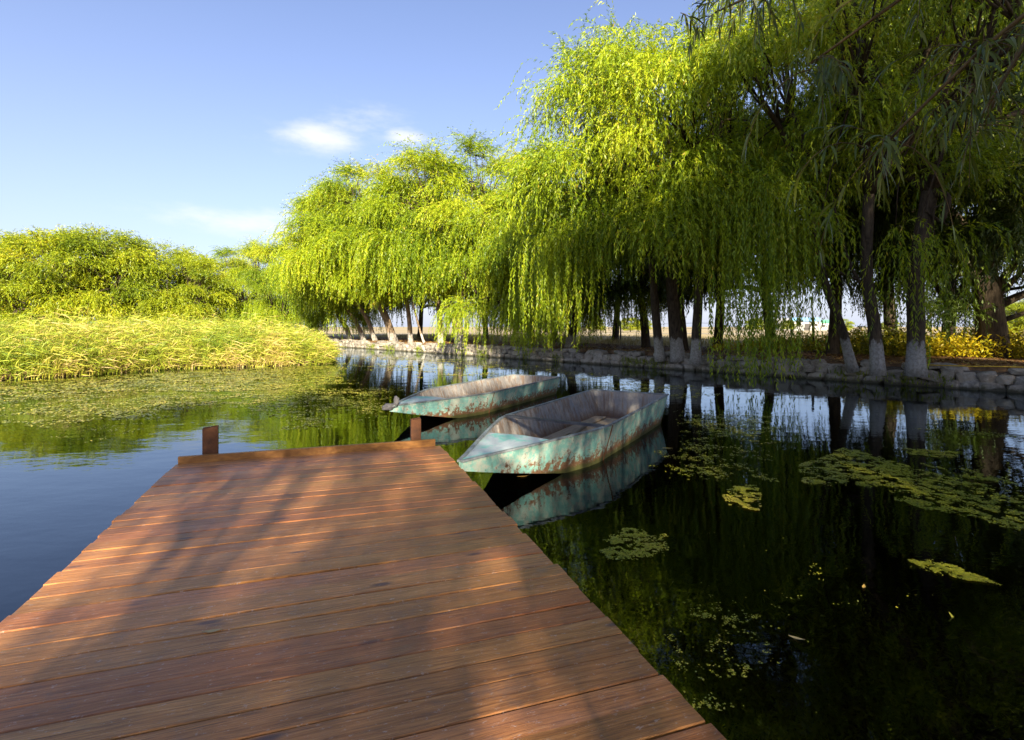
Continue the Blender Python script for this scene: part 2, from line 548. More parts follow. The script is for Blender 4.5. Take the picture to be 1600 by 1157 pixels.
m, t = material('pond_water'); M['water'] = m
g = t.n('ShaderNodeNewGeometry')
n1 = t.noise(t.mapping(g.outputs['Position'], (1, 1.6, 1)), 1.3, 3, .5)
n2 = t.noise(t.mapping(g.outputs['Position'], (1, 2.2, 1), (4, 1, 0)), 7.0, 2, .5)
nb = bump(t, t.math('ADD', t.math('MULTIPLY', n1, 1.0), t.math('MULTIPLY', n2, .10)), .10, .045)
fr = t.n('ShaderNodeFresnel'); fr.inputs[0].default_value = 1.48; t.l(nb, fr.inputs[1])
gl = t.n('ShaderNodeBsdfGlossy'); gl.inputs['Roughness'].default_value = .012; t.l(nb, gl.inputs['Normal']); gl.inputs['Color'].default_value = (.82, .92, 1.0, 1)
tr = t.n('ShaderNodeBsdfTransparent'); tr.inputs[0].default_value = (.34, .29, .13, 1)
ms = t.n('ShaderNodeMixShader'); t.l(fr.outputs[0], ms.inputs[0]); t.l(tr.outputs[0], ms.inputs[1]); t.l(gl.outputs[0], ms.inputs[2])
finish(t, ms.outputs[0])


def plain(name, col, rough=.7, nscale=12, var=.25):
    m, t = material(name)
    tcd = t.n('ShaderNodeTexCoord'); n1 = t.noise(tcd.outputs['Object'], nscale, 5, .65)
    a = tuple(x * (1 - var) for x in col); b = tuple(min(1, x * (1 + var)) for x in col)
    finish(t, principled(t, t.ramp(n1, [(.3, a), (.7, b)]), rough))
    return m


M['fencepost'] = plain('weathered_post', (.06, .045, .035))
M['wire'] = plain('fence_wire', (.22, .21, .19), .5)
M['hose'] = plain('yellow_hose', (.55, .36, .03), .45)
M['cloth'] = plain('grey_rag', (.10, .095, .10), .9)
M['shed_wall'] = plain('shed_wall', (.42, .41, .39), .8, 2, .1)
M['shed_blue'] = plain('blue_roof', (.22, .42, .60), .6, 2, .15)
M['shed_green'] = plain('green_roof', (.12, .42, .22), .6, 2, .15)
M['shed_dark'] = plain('dark_opening', (.06, .055, .05), .8)
M['pile'] = plain('dark_pile', (.07, .05, .035), .8)

# ------------------------------------------------------------------ ground, water
REED = [(-70, 9), (-26, 12), (-17.5, 14.4), (-15.5, 16.0), (-14.8, 16.6), (-14.07, 18.35), (-13.1, 20.3), (-11.8, 21.05), (-9.6, 21.9), (-8.2, 23.4), (-9.0, 27), (-12, 33), (-19, 43), (-32, 60), (-70, 110)]


def seg_dist(P, poly):
    """signed distance (positive inside) of points P (n,2) to a closed polygon"""
    poly = np.array(poly, float)
    n = len(poly)
    inside = np.zeros(len(P), bool)
    dmin = np.full(len(P), 1e9)
    for i in range(n):
        a = poly[i]; b = poly[(i + 1) % n]
        ab = b - a
        t = np.clip(((P - a) @ ab) / (ab @ ab), 0, 1)
        dmin = np.minimum(dmin, np.hypot(*(P - (a + t[:, None] * ab)).T))
        c = ((a[1] > P[:, 1]) != (b[1] > P[:, 1]))
        with np.errstate(divide='ignore', invalid='ignore'):
            xi = (b[0] - a[0]) * (P[:, 1] - a[1]) / (b[1] - a[1]) + a[0]
        inside ^= c & (P[:, 0] < xi)
    return np.where(inside, dmin, -dmin)


def ground_height(X, Y):
    s = (Y + 1.12 * X - 27.5) / 1.5016
    zb = -0.85 + np.clip((s - 0.12) / 0.33, 0, 1) * (1.40 + 0.05 * np.sin(X * .9) * np.cos(Y * .7))
    zb = zb + np.clip(s - 1, 0, 6) * 0.008
    P = np.stack([X, Y], 1)
    dr = seg_dist(P, REED)
    zr = -0.85 + np.clip((dr + 0.9) / 1.6, 0, 1) ** 1.2 * 1.05 + np.clip(dr - .7, 0, 8) * .03
    far = np.clip((np.hypot(X, Y) - 110) / 40, 0, 1)
    dn = np.maximum(-4.0 - Y, np.minimum((X - 1.25 * Y - 5.5) / 1.6, X - 4))
    zn = -0.85 + np.clip((dn + .8) / 1.6, 0, 1) * 1.4
    z = np.maximum(np.maximum(zb, zr), zn)
    return np.maximum(z, -0.85 + far * 1.45)


def axis(lo, hi, step, far, grow):
    a = list(np.arange(lo, hi, step))
    d = step
    x = a[-1]
    while x < far:
        d *= grow; x += d; a.append(x)
    d = step; x = lo; pre = []
    while x > -far:
        d *= grow; x -= d; pre.append(x)
    return np.array(pre[::-1] + a)


gx = axis(-17, 16.5, .32, 5000, 1.25)
gy = axis(10, 46, .32, 5000, 1.25)
GX, GY = np.meshgrid(gx, gy)
GZ = ground_height(GX.ravel(), GY.ravel())
V = np.stack([GX.ravel(), GY.ravel(), GZ], 1)
nx, ny = len(gx), len(gy)
I = (np.arange(ny - 1)[:, None] * nx + np.arange(nx - 1)[None, :]).ravel()
Q = np.stack([I, I + 1, I + 1 + nx, I + nx], 1)
o = link('ground', quads('ground', V, Q, M['ground'], smooth=True))
tag(o, 'brown soil bank running out into a dry tan field', None, None, 'structure')

wx = [-120, 40]; wy = [-14, 150]
o = link('water', mesh('water', [(wx[0], wy[0], 0), (wx[1], wy[0], 0), (wx[1], wy[1], 0), (wx[0], wy[1], 0)], [(0, 1, 2, 3)], [M['water']]))
tag(o, 'still dark pond water mirroring sky and willows', None, None, 'structure')

# ------------------------------------------------------------------ stone wall along the far bank
BT = np.array([1, -1.12]) / 1.5016     # along the bank, towards the right
BN = np.array([1.12, 1]) / 1.5016      # away from the water


def bank_pt(u, s, z):
    """u metres along the wall from (0, 27.5), s metres behind its face"""
    return (BT[0] * u + BN[0] * s, 27.5 + BT[1] * u + BN[1] * s, z)


ANG = math.atan2(BT[1], BT[0])
wall = empty('stone_wall', bank_pt(0, 0, 0), ANG)
tag(wall, 'low dry stone retaining wall along the far bank of the pond', 'wall')
mb = MB()
U0, U1 = -24.0, 27.0
N = 100
for i in range(N):
    a = U0 + (U1 - U0) * i / N; b = U0 + (U1 - U0) * (i + 1) / N
    mb.box((a, .10, -.85), (b - .001, .56, .46 + .02 * math.sin(i * 2.1)))
mb.build('wall_core', M['core'], wall)


def stone_mesh(seed):
    r = random.Random(seed)
    import bmesh
    bm = bmesh.new()
    bmesh.ops.create_icosphere(bm, subdivisions=2, radius=1.0)
    planes = []
    for v in bm.verts:
        p = v.co
        # push towards a blocky shape, then roughen
        q = Vector([math.copysign(abs(c) ** .42, c) for c in p])
        v.co = Vector((q.x * .56, q.y * .56, q.z * .56))
    sk = [r.uniform(-.22, .22) for _ in range(4)]
    for v in bm.verts:
        x, y, z = v.co
        v.co.x += sk[0] * z + r.uniform(-.05, .05)
        v.co.z += sk[1] * x + sk[2] * y * .5 + r.uniform(-.05, .05)
        v.co.y += r.uniform(-.06, .06)
    me = bpy.data.meshes.new('stone')
    bm.to_mesh(me); bm.free()
    me.materials.append(M['stone'])
    return me


SM = [stone_mesh(i) for i in range(9)]
r = random.Random(11)
cnt = 0
for row, (zc, hh, s0) in enumerate(((.05, .32, -.02), (.31, .27, .03), (.52, .19, .14))):
    u = U0 + .2 * row
    while u < U1 - 3 and cnt < 298:
        near = 0 if u < -6 else (1 if u < 6 else 2)
        wd = r.uniform(.34, .62) * (1.28 if near == 0 else (1.0 if near == 1 else .92)) * (1.15 if row == 2 else 1.0)
        h = hh * r.uniform(.8, 1.18)
        if not (row == 2 and r.random() < .22):
            o = link('stone', r.choice(SM), wall, (u + wd / 2, s0 + r.uniform(-.06, .06) + .12, zc + r.uniform(-.03, .03)),
                     (r.uniform(-.12, .12), r.uniform(-.14, .14), r.uniform(-.2, .2)), (wd * .97, r.uniform(.36, .5), h))
            cnt += 1
        u += wd * .99

# ------------------------------------------------------------------ willow trees
def norm(a):
    return a / np.maximum(np.linalg.norm(a, axis=-1, keepdims=True), 1e-9)


def clump_tint(rng, clumps):
    return np.concatenate([rng.normal(.37 + (c[8] if len(c) > 8 else 0), .16, c[2]) for c in clumps])


def grow_strands(rng, clumps, K, gscale=1.0):
    """clumps: list of (pos, outdir, n, Lmin, Lmax, spread, lift, grav). returns points (S,K+1,3)"""
    st = []; d0 = []; L = []; G = []
    for pos, out, n, l0, l1, spread, lift, grav, *_ in clumps:
        pos = np.array(pos, float); out = np.array(out, float)
        off = rng.normal(size=(n, 3)) * spread * np.array([1, 1, .55]) * .6
        back = rng.uniform(0, 1.0, (n, 1)) * -out * spread * .8
        st.append(pos + off + back)
        d = out * .75 + rng.normal(size=(n, 3)) * .55
        d[:, 2] += lift
        d0.append(norm(d))
        L.append(rng.uniform(l0, l1, n) * rng.uniform(.75, 1.0, n)); G.append(np.full(n, grav))
    P = np.concatenate(st); T = np.concatenate(d0); L = np.concatenate(L); G = np.concatenate(G)
    S = len(P)
    pts = np.zeros((S, K + 1, 3)); pts[:, 0] = P
    step = (L / K)[:, None]
    sway = rng.normal(size=(S, 3)) * .10; sway[:, 2] = 0
    for k in range(K):
        T = norm(T + np.array([0, 0, -1.0]) * (G[:, None] * step * gscale) + sway * step * .6 + rng.normal(size=(S, 3)) * .2 * np.sqrt(step / 2))
        P = P + T * step
        pts[:, k + 1] = P
    return pts


def leaves_on(rng, pts, per, ll, lw, zmin=None, alpha=.6, droop=.35, tint_base=None):
    S, K1, _ = pts.shape
    A = pts[:, :-1]; B = pts[:, 1:]
    T = norm(B - A)
    Vs = []; Ts = []
    if tint_base is None:
        tint_base = rng.normal(.42, .17, S)
    for j in range(per):
        t = rng.uniform(0, 1, (S, K1 - 1, 1))
        base = A + (B - A) * t
        side = norm(np.cross(T, rng.normal(size=T.shape)))
        al = rng.normal(alpha, .2, (S, K1 - 1, 1))
        d = norm(T * np.cos(al) + side * np.sin(al) + np.array([0, 0, -droop]))
        wv = norm(np.cross(d, rng.normal(size=d.shape)))
        l = ll * rng.uniform(.65, 1.2, (S, K1 - 1, 1))
        hw = lw * .5 * rng.uniform(.8, 1.2, (S, K1 - 1, 1))
        m = base + d * l * .42
        tip = base + d * l + np.array([0, 0, -1]) * l * .08
        q = np.stack([base, m + wv * hw, tip, m - wv * hw], 2).reshape(-1, 4, 3)
        tn = np.clip(np.repeat(tint_base[:, None], K1 - 1, 1) + rng.normal(0, .13, (S, K1 - 1)), 0, .94)
        yel = rng.uniform(size=tn.shape) < .012
        tn = np.where(yel, rng.uniform(.93, 1.0, tn.shape), tn)
        Vs.append(q); Ts.append(tn.ravel())
    q = np.concatenate(Vs); tn = np.concatenate(Ts)
    if zmin is not None:
        keep = q[:, :, 2].min(1) > zmin
        q = q[keep]; tn = tn[keep]
    n = len(q)
    return q.reshape(-1, 3), np.arange(n * 4).reshape(n, 4), np.repeat(tn, 4)


def foliage(rng, clumps, K, per, ll, lw, zmin=None):
    """leaves for all clumps; long strands get proportionally more nodes"""
    parts = []
    for lo, hi, k in ((0, 1.5, int(K * .75)), (1.5, 2.6, K), (2.6, 4.2, int(K * 1.7)), (4.2, 99, int(K * 2.6))):
        sub = [c for c in clumps if lo <= c[4] < hi]
        if sub:
            parts.append(leaves_on(rng, grow_strands(rng, sub, k), per, ll, lw, zmin=zmin, tint_base=clump_tint(rng, sub)))
    V = np.concatenate([p[0] for p in parts]); T = np.concatenate([p[2] for p in parts])
    return V, np.arange(len(V)).reshape(-1, 4), T


def crown_clumps(rng, n, R, Ztop, strands, hang=-1.4, zlow=.10, Lmax=4.2, squash=1.0, off=(0, 0), spread=.6, per=5, lobe_r=1.15, Lmid=(1.1, 2.59)):
    """clump list round a fork at the origin: n / per lobes, each a small dome of cascading clumps"""
    out = []
    ga = math.pi * (3 - math.sqrt(5))
    nl = max(3, n // per)
    for i in range(nl):
        u = (i + .5) / nl
        z = Ztop * (zlow + (1 - zlow) * u ** .9) + rng.uniform(-.5, .5)
        f = z / Ztop
        prof = math.sqrt(max(.02, 1 - (max(0, f - .38) / .66) ** 2.2)) if f > .38 else .80 + .2 * f / .38
        r = R * prof * (rng.uniform(.78, 1.08) if rng.uniform() < .72 else rng.uniform(.3, .7))
        a = i * ga + rng.uniform(-.5, .5)
        c = np.array([math.cos(a) * r + off[0], math.sin(a) * r * squash + off[1], z])
        od = np.array([math.cos(a), math.sin(a), 0.0])
        lr = lobe_r * rng.uniform(.75, 1.25)
        tl = rng.normal(0, .12)
        for j in range(per):
            dv = norm(rng.normal(size=3)); dv[2] = abs(dv[2]) * .8 - .15
            p = c + dv * lr * rng.uniform(.5, 1.0)
            o_ = od * .7 + np.array([dv[0], dv[1], 0]) * .75
            if f < .30:
                l1 = min(Lmax, max(1.4, (p[2] - hang))); l0 = l1 * .5
            else:
                l0, l1 = Lmid
                if f > .85: l0, l1 = l0 * .7, l1 * .75
            out.append((p, o_, strands, l0, l1, spread, .75 if f < .75 else 1.15, 1.7 if f < .8 else 1.2, tl))
    return out


def limbs_for(clumps, rng, fork, r0, nprim=6, tdir=(0, 0, 1)):
    """tubes from the fork through primary limbs to every clump"""
    mb = MB()
    P = np.array([c[0] for c in clumps])
    fork = np.array(fork, float)
    rel = P - fork
    k = min(nprim, len(P))
    cen = rel[rng.permutation(len(P))[:k]].copy()
    for _ in range(6):
        lab = np.argmin(((norm(rel)[:, None] - norm(cen)[None]) ** 2).sum(2), 1)
        for j in range(k):
            if (lab == j).any(): cen[j] = rel[lab == j].mean(0)
    pr = random.Random(int(rng.randint(1 << 30)))
    for j in range(k):
        ids = np.where(lab == j)[0]
        if not len(ids): continue
        c = cen[j] * .72
        mid = fork + c * .45 + np.array(tdir) * np.linalg.norm(c) * .16 + rng.normal(size=3) * .15
        path = interp_path([fork, mid, fork + c], 7)
        mb.tube(path, [r0 * (1 - .55 * q / 6) for q in range(7)], 8, wob=.08, rnd=pr)
        for i in ids:
            e = P[i]
            s = path[4 if rng.uniform() < .5 else 6]
            m2 = s * .5 + e * .5 + np.array([0, 0, .35]) + rng.normal(size=3) * .18
            p2 = interp_path([s, m2, e], 5)
            mb.tube(p2, [r0 * .38, r0 * .28, r0 * .2, r0 * .13, .012], 5)
    return mb


def trunk_mesh(path, r0, r1, seed, flare=1.22, n=11, rings=12):
    mb = MB()
    pts = interp_path(path, rings)
    rr = []
    for i in range(rings):
        f = i / (rings - 1)
        rr.append((r0 + (r1 - r0) * f) * (1 + (flare - 1) * max(0, 1 - f * 5.0)))
    mb.tube(pts, rr, n, wob=.05, rnd=random.Random(seed))
    return mb


def protos(tag_name, seed, n, R, Ztop, strands, K, ll, lw, per, mat, limb=.15, **kw):
    rng = rs(seed)
    cl = crown_clumps(rng, n, R, Ztop, strands, **kw)
    V, Q, T = foliage(rng, cl, K, per, ll, lw)
    cm = quads('crown', V, Q, mat, T)
    lm = limbs_for(cl, rng, (0, 0, 0), limb)
    bmesh_ = mesh('branches', lm.v, lm.f, [M['bark']], True)
    return cm, bmesh_


def plant(name, base, fork, trunk, protos_, label, cat, group, rz=0.0, sc=(1, 1, 1), bark='bark_white', extra=()):
    """tree = Empty at base > trunk, branches, crown; fork is in world coordinates"""
    e = empty(name, base)
    b = Vector(base)
    tag(e, label, cat, group)
    mb = trunk
    me = mesh('trunk', [Vector(v) - b for v in mb.v], mb.f, [M[bark]], True)
    link('trunk', me, e)
    fl = Vector(fork) - b
    link('branches', protos_[1], e, fl, (0, 0, rz), sc)
    link('crown', protos_[0], e, fl, (0, 0, rz), sc)
    return e


MID_A = protos('a', 5, 125, 4.7, 9.4, 33, 16, .175, .034, 2, M['willow'], hang=-2.6, zlow=-.04, Lmax=4.4)
MID_B = protos('b', 17, 110, 4.3, 8.8, 33, 16, .175, .034, 2, M['willow'], hang=-2.9, zlow=-.06, Lmax=4.8)
FAR_A = protos('c', 29, 170, 5.0, 8.0, 30, 8, .25, .058, 2, M['willow_far'], hang=-1.6, Lmax=2.4, zlow=-.06, spread=.75, lobe_r=1.35, Lmid=(.8, 1.9))
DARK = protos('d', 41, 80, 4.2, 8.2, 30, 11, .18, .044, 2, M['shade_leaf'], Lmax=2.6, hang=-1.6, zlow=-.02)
SPARSE = protos('e', 53, 80, 4.4, 8.0, 19, 11, .18, .036, 2, M['willow'], limb=.06, Lmax=2.8, hang=-1.6, zlow=-.02, spread=.5, lobe_r=.8)

# --- the row of lit willows along the wall (far part): px of base, off behind wall, lean px at fork, fork height, trunk radius, crown, scale, label
GROUP = 'willows along the stone wall'
row = [
    (548, 1.6, -16, 2.0, .24, MID_A, .98, 1.0, 0.3, 'bark_pale', 'drooping yellow green willow at the reed end of the stone wall, nearest the channel mouth'),
    (570, 1.2, -36, 3.3, .20, MID_B, .62, .60, 2.1, 'bark_pale', 'thin brown leaning willow with a small crown, first trunk seen from the reed bed'),
    (588, 1.3, -42, 4.0, .19, MID_B, .90, .84, 1.0, 'bark_pale', 'slim brown willow leaning left, second trunk seen from the reed bed'),
    (617, 1.2, -42, 4.3, .30, MID_A, .94, .80, 2.6, 'bark_pale', 'leaning willow with a whitewashed foot at the middle of the sunlit row'),
    (642, 1.6, -10, 4.2, .18, MID_B, .66, .66, 4.4, 'bark_pale', 'small pale willow between the leaning whitewashed one and the straight one'),
    (689, 1.3, -8, 3.9, .20, MID_B, .92, .80, 3.3, 'bark_pale', 'straight slender willow with a white foot beside the forked willow'),
    (832, 1.6, -12, 1.5, .24, MID_B, .74, .80, 5.2, 'bark_white', 'willow whose low bright strands hang over the wall beyond the far boat'),
    (888, 1.8, 12, 2.0, .25, MID_A, .80, .78, 0.9, 'bark_white', 'shaded willow standing just left of the three whitewashed trunks'),
]
for i, (px, offw, lean, fh, rad, pr, scx, scz, rz, bark, lab) in enumerate(row):
    d = bank_depth(px, offw)
    b = D(px, d, .54)
    f = (b[0] + lean / F * d, b[1] - .5, .54 + fh)
    mid = (b[0] + (f[0] - b[0]) * .42 + .06, b[1] - .2, .54 + fh * .5)
    tm = trunk_mesh([(b[0], b[1], b[2] - .2), mid, f], rad, rad * .72, i)
    scx *= 1.14
    plant('willow_tree', b, f, tm, pr, lab, 'tree', GROUP, rz, (scx, scx, scz), bark)

# the big forked one at px 720
d = bank_depth(720, 1.2); b = D(720, d, .54)
fk = (b[0] - .25, b[1] - .1, 2.2)
f = (b[0] + .1, b[1] - .4, 4.6)
mb = MB(); pr_ = random.Random(5)
mb.tube(interp_path([(b[0], b[1], .3), (b[0] - .15, b[1], 1.3), fk], 8), [.46, .38, .34, .33, .32, .32, .33, .33], 12, wob=.05, rnd=pr_)
mb.tube(interp_path([fk, (fk[0] - .75, fk[1], 3.0), (fk[0] - 1.5, fk[1] - .2, 3.6), (fk[0] - 2.3, fk[1] - .3, 5.4)], 9), [.27, .25, .22, .2, .19, .17, .15, .13, .12], 9, wob=.06, rnd=pr_)
mb.tube(interp_path([fk, (fk[0] + .25, fk[1] - .1, 3.0), f, (fk[0] + 1.3, fk[1] - .5, 5.6)], 9), [.27, .25, .24, .23, .22, .2, .17, .14, .1], 9, wob=.06, rnd=pr_)
plant('willow_tree', b, f, mb, MID_A, 'stout forked willow with pale trunk and whitewashed foot at the brightest stretch of wall', 'tree', GROUP, 4.0, (1.05, 1.05, .80), 'bark_pale')
# thin leaning sapling stem
d = bank_depth(664, .8); b = D(664, d, .54)
tm = trunk_mesh([(b[0], b[1], .4), (b[0] - .5, b[1], 2.0), (b[0] - 1.3, b[1] - .2, 5.4)], .085, .05, 9, 1.2)
plant('willow_tree', b, (b[0] - 1.3, b[1] - .2, 5.4), tm, MID_B, 'very thin pale sapling leaning left between the straight and the small willow', 'tree', GROUP, 1.9, (.30, .30, .30), 'bark_pale')

# --- distant trees: the row going on beyond the reeds, and the rounded mass on the far side
far = [
    (440, 52, .72, .80, 'pale willow behind the reed tip, next to the tall sunlit row'),
    (395, 58, .85, .86, 'feathery pale willow in the dip of the treeline, taller of the pair there'),
    (347, 64, .85, .86, 'low pale willow at the bottom of the dip in the treeline'),
    (292, 54, .72, .72, 'rounded tree at the sloping end of the far mass above the reeds'),
    (240, 55, .90, .90, 'domed yellow green tree with a small brown dead patch near its top'),
    (165, 52, 1.0, .96, 'broad domed tree in the middle of the far mass above the reeds'),
    (85, 50, .98, .92, 'bushy yellow green tree, second from the frame edge above the reeds'),
    (8, 53, .98, .94, 'darker bushy tree cut by the frame edge above the reeds'),
    (-90, 56, 1.0, 1.0, 'rounded tree just outside the picture beyond the reeds'),
]
for i, (px, d, scx, scz, lab) in enumerate(far):
    b = D(px, d, .5)
    f = (b[0] + .2, b[1] - .2, 2.4)
    tm = trunk_mesh([(b[0], b[1], .2), (b[0] + .1, b[1], 1.5), f], .30, .24, 40 + i)
    plant('willow_tree' if i < 3 else 'rounded_tree', b, f, tm, FAR_A if i >= 2 else MID_B, lab, 'tree', 'distant trees behind the reeds', i * 1.3 + .4, (scx * 1.06, scx * 1.06, scz), 'bark')

# --- the three hero stems with the great crown
rng = rs(77)
hero_off = np.array([4.95, 18.6, 3.2])
cl = crown_clumps(rng, 200, 4.35, 7.9, 38, hang=-.7, zlow=.10, Lmax=3.0, spread=.65)
cl = [(c[0] + hero_off + np.array([.10, 0, 0]) * max(0, c[0][2] - 3), *c[1:]) for c in cl]
# low curtains hanging in front of the trunks and over the water
for (x, y, z, n, l0, l1, sp) in [(6.05, 14.5, 5.3, 60, 4.6, 6.0, .40), (6.6, 13.9, 5.5, 74, 5.2, 6.8, .40), (7.15, 14.3, 5.3, 60, 4.2, 6.0, .40),
                                 (5.0, 16.6, 5.2, 34, 1.8, 3.0, .45), (5.7, 16.0, 5.4, 36, 2.2, 3.4, .35), (2.1, 17.6, 5.0, 50, 3.2, 4.8, .5), (1.2, 18.2, 4.8, 44, 3.0, 4.8, .5), 
                                 (3.2, 17.0, 5.4, 32, 2.0, 3.0, .5), (1.0, 19.4, 5.2, 44, 3.0, 4.8, .6), (7.6, 15.0, 5.6, 34, 2.6, 4.2, .5)]:
    cl.append((np.array([x, y, z]), np.array([0, -.35, 0.]), n, l0, l1, sp, .25, 2.6))
stems = [((1032, 20.6), (1018, 20.2), 4.4, .17, 'whitewashed willow trunk leaning left, first of the three below the great drooping crown'),
         ((1060, 20.4), (1046, 20.0), 4.6, .24, 'whitewashed willow in the middle of the three below the great drooping crown'),
         ((1087, 19.0), (1097, 18.8), 4.4, .17, 'whitewashed willow leaning right, last of the three, its strands trailing into the water')]
forks = []
for (bp, fp, fh, rad, lab) in stems:
    forks.append(np.array(D(fp[0], fp[1], .54 + fh - .6)))
CP = np.array([c[0] for c in cl])
key = np.array([[2.6, 18.6], [4.9, 19.0], [7.0, 16.8]])
lab_i = np.argmin(((CP[:, None, :2] - key[None]) ** 2).sum(2), 1)
for i, (bp, fp, fh, rad, lab) in enumerate(stems):
    b = D(bp[0], bp[1], .54); f = forks[i]
    sub = [cl[k] for k in np.where(lab_i == i)[0]]
    V, Q, T = foliage(rng, sub, 19, 2, .135, .028, zmin=.05)
    e = empty('willow_tree', b)
    tag(e, lab, 'tree', GROUP)
    bv = np.array(b)
    link('crown', quads('crown', V - bv, Q, M['willow'], T), e)
    tm = trunk_mesh([(b[0], b[1], .3), (b[0] + (f[0] - b[0]) * .35, b[1], 1.9), tuple(f)], rad * 1.12, rad * .8, 60 + i)
    link('trunk', mesh('trunk', np.array([tuple(v) for v in tm.v]) - bv, tm.f, [M['bark_white']], True), e)
    lm = limbs_for(sub, rng, f, .12)
    link('branches', mesh('branches', np.array([tuple(v) for v in lm.v]) - bv, lm.f, [M['bark']], True), e)

# --- the shaded willows at the right
right = [
    # base px, depth, path offsets (x, y, z above base), radii, crown centre, R, Ztop, n clumps, strands, label
    ((1333, 15.4), [(-.35, 0, 1.1), (-.95, -.1, 2.6), (-1.5, -.3, 4.6)], (.135, .10), (8.6, 14.6, 4.8), 3.6, 8.6, 62, 30, [(8.0, 13.6, 4.6, 26, 1.2, 2.4, .4)],
     'slim whitewashed willow leaning left beside the trailing curtain of strands'),
    ((1372, 14.2), [(-.10, 0, 1.1), (-.38, -.1, 2.6), (-.45, -.3, 4.6)], (.17, .13), (10.2, 12.9, 4.8), 3.2, 8.2, 52, 28,
     [(10.0, 13.2, 3.6, 16, 2.2, 3.5, .18), (9.9, 13.6, 4.2, 12, 2.0, 3.2, .2)],
     'whitewashed willow with a side branch and thin strands hanging past its trunk'),
    ((1430, 13.9), [(.02, 0, 1.1), (-.05, -.1, 2.6), (.15, -.3, 4.6)], (.215, .18), (12.2, 12.6, 4.9), 3.6, 8.6, 58, 28,
     [(10.75, 13.4, 3.9, 14, 2.0, 3.2, .2), (11.2, 13.2, 4.0, 10, 1.6, 2.6, .25)],
     'thickest whitewashed willow close to the wall, leafy shoots covering its trunk'),
]
for i, (bp, offs, rad, cc, R, Zt, n, ns, extra, lab) in enumerate(right):
    rng = rs(200 + i)
    b = D(bp[0], bp[1], .54); bv = np.array(b)
    f = bv + np.array(offs[-1])
    c = crown_clumps(rng, n, R, Zt, ns, hang=-.6, zlow=.05, Lmax=2.4, spread=.7)
    c = [(q[0] + np.array(cc), *q[1:]) for q in c]
    for (x, y, z, nn, l0, l1, sp) in extra:
        c.append((np.array([x, y, z]), np.array([0, -.25, 0.]), nn, l0, l1, sp, .1, 2.8))
    V, Q, T = foliage(rng, c, 17, 2, .15, .028, zmin=.05)
    e = empty('willow_tree', b); tag(e, lab, 'tree', GROUP)
    link('crown', quads('crown', V - bv, Q, M['willow'], T), e)
    tm = trunk_mesh([tuple(bv + np.array((0, 0, -.2)))] + [tuple(bv + np.array(q)) for q in offs], rad[0], rad[1], 80 + i)
    link('trunk', mesh('trunk', np.array([tuple(v) for v in tm.v]) - bv, tm.f, [M['bark_white']], True), e)
    lm = limbs_for(c, rng, f, .12)
    if i == 1:      # bare side branch forking low on the second trunk
        s0 = bv + np.array((-.30, -.05, 1.95))
        pr_ = random.Random(3)
        lm.tube(interp_path([s0, s0 + (-.45, 0, .75), s0 + (-.75, 0, 1.7), s0 + (-.95, 0, 2.6)], 7), [.06, .05, .04, .035, .03, .025, .02], 6, wob=.1, rnd=pr_)
        lm.tube(interp_path([s0 + (-.28, 0, .42), s0 + (-.75, 0, .62), s0 + (-1.3, 0, .95)], 6), [.035, .03, .025, .02, .016, .012], 6, wob=.1, rnd=pr_)
    link('branches', mesh('branches', np.array([tuple(v) for v in lm.v]) - bv, lm.f, [M['bark']], True), e)

# broad dark tree further back at the right edge, with spreading limbs
b = D(1553, 17.8, .56); bv = np.array(b)
mb = trunk_mesh([(b[0], b[1], .3), (b[0] - .1, b[1], 1.5), (b[0] - .2, b[1], 2.6), (b[0] - .5, b[1], 4.2)], .46, .36, 91, 1.35)
pr_ = random.Random(8)
for pth, r0 in [([(-.05, 0, 1.7), (.8, -.1, 2.15), (1.7, -.2, 2.5), (2.7, -.3, 3.3)], .16), ([(.0, 0, 1.2), (.7, -.2, 1.5), (1.6, -.3, 1.8)], .10),
                ([(-.1, 0, 2.2), (.6, .1, 3.0), (1.2, .1, 3.9), (1.6, 0, 5.2)], .14), ([(-.2, 0, 2.6), (.3, .2, 3.6), (.6, .3, 5.0)], .16),
                ([(-.2, 0, 2.3), (-1.0, -.1, 3.2), (-1.6, -.2, 4.4)], .14), ([(-.1, 0, 1.9), (.9, .0, 2.9), (2.1, .1, 4.2)], .10)]:
    p = interp_path([tuple(bv + np.array(q)) for q in pth], 8)
    mb.tube(p, [r0 * (1 - .07 * k) for k in range(8)], 8, wob=.06, rnd=pr_)
plant('spreading_tree', b, (b[0] - .4, b[1], 4.3), mb, DARK, 'broad dark spreading tree by the yellow weeds, its bare limbs reaching to the frame edge', 'tree', GROUP, .5, (1.1, 1.1, 1.0), 'bark')

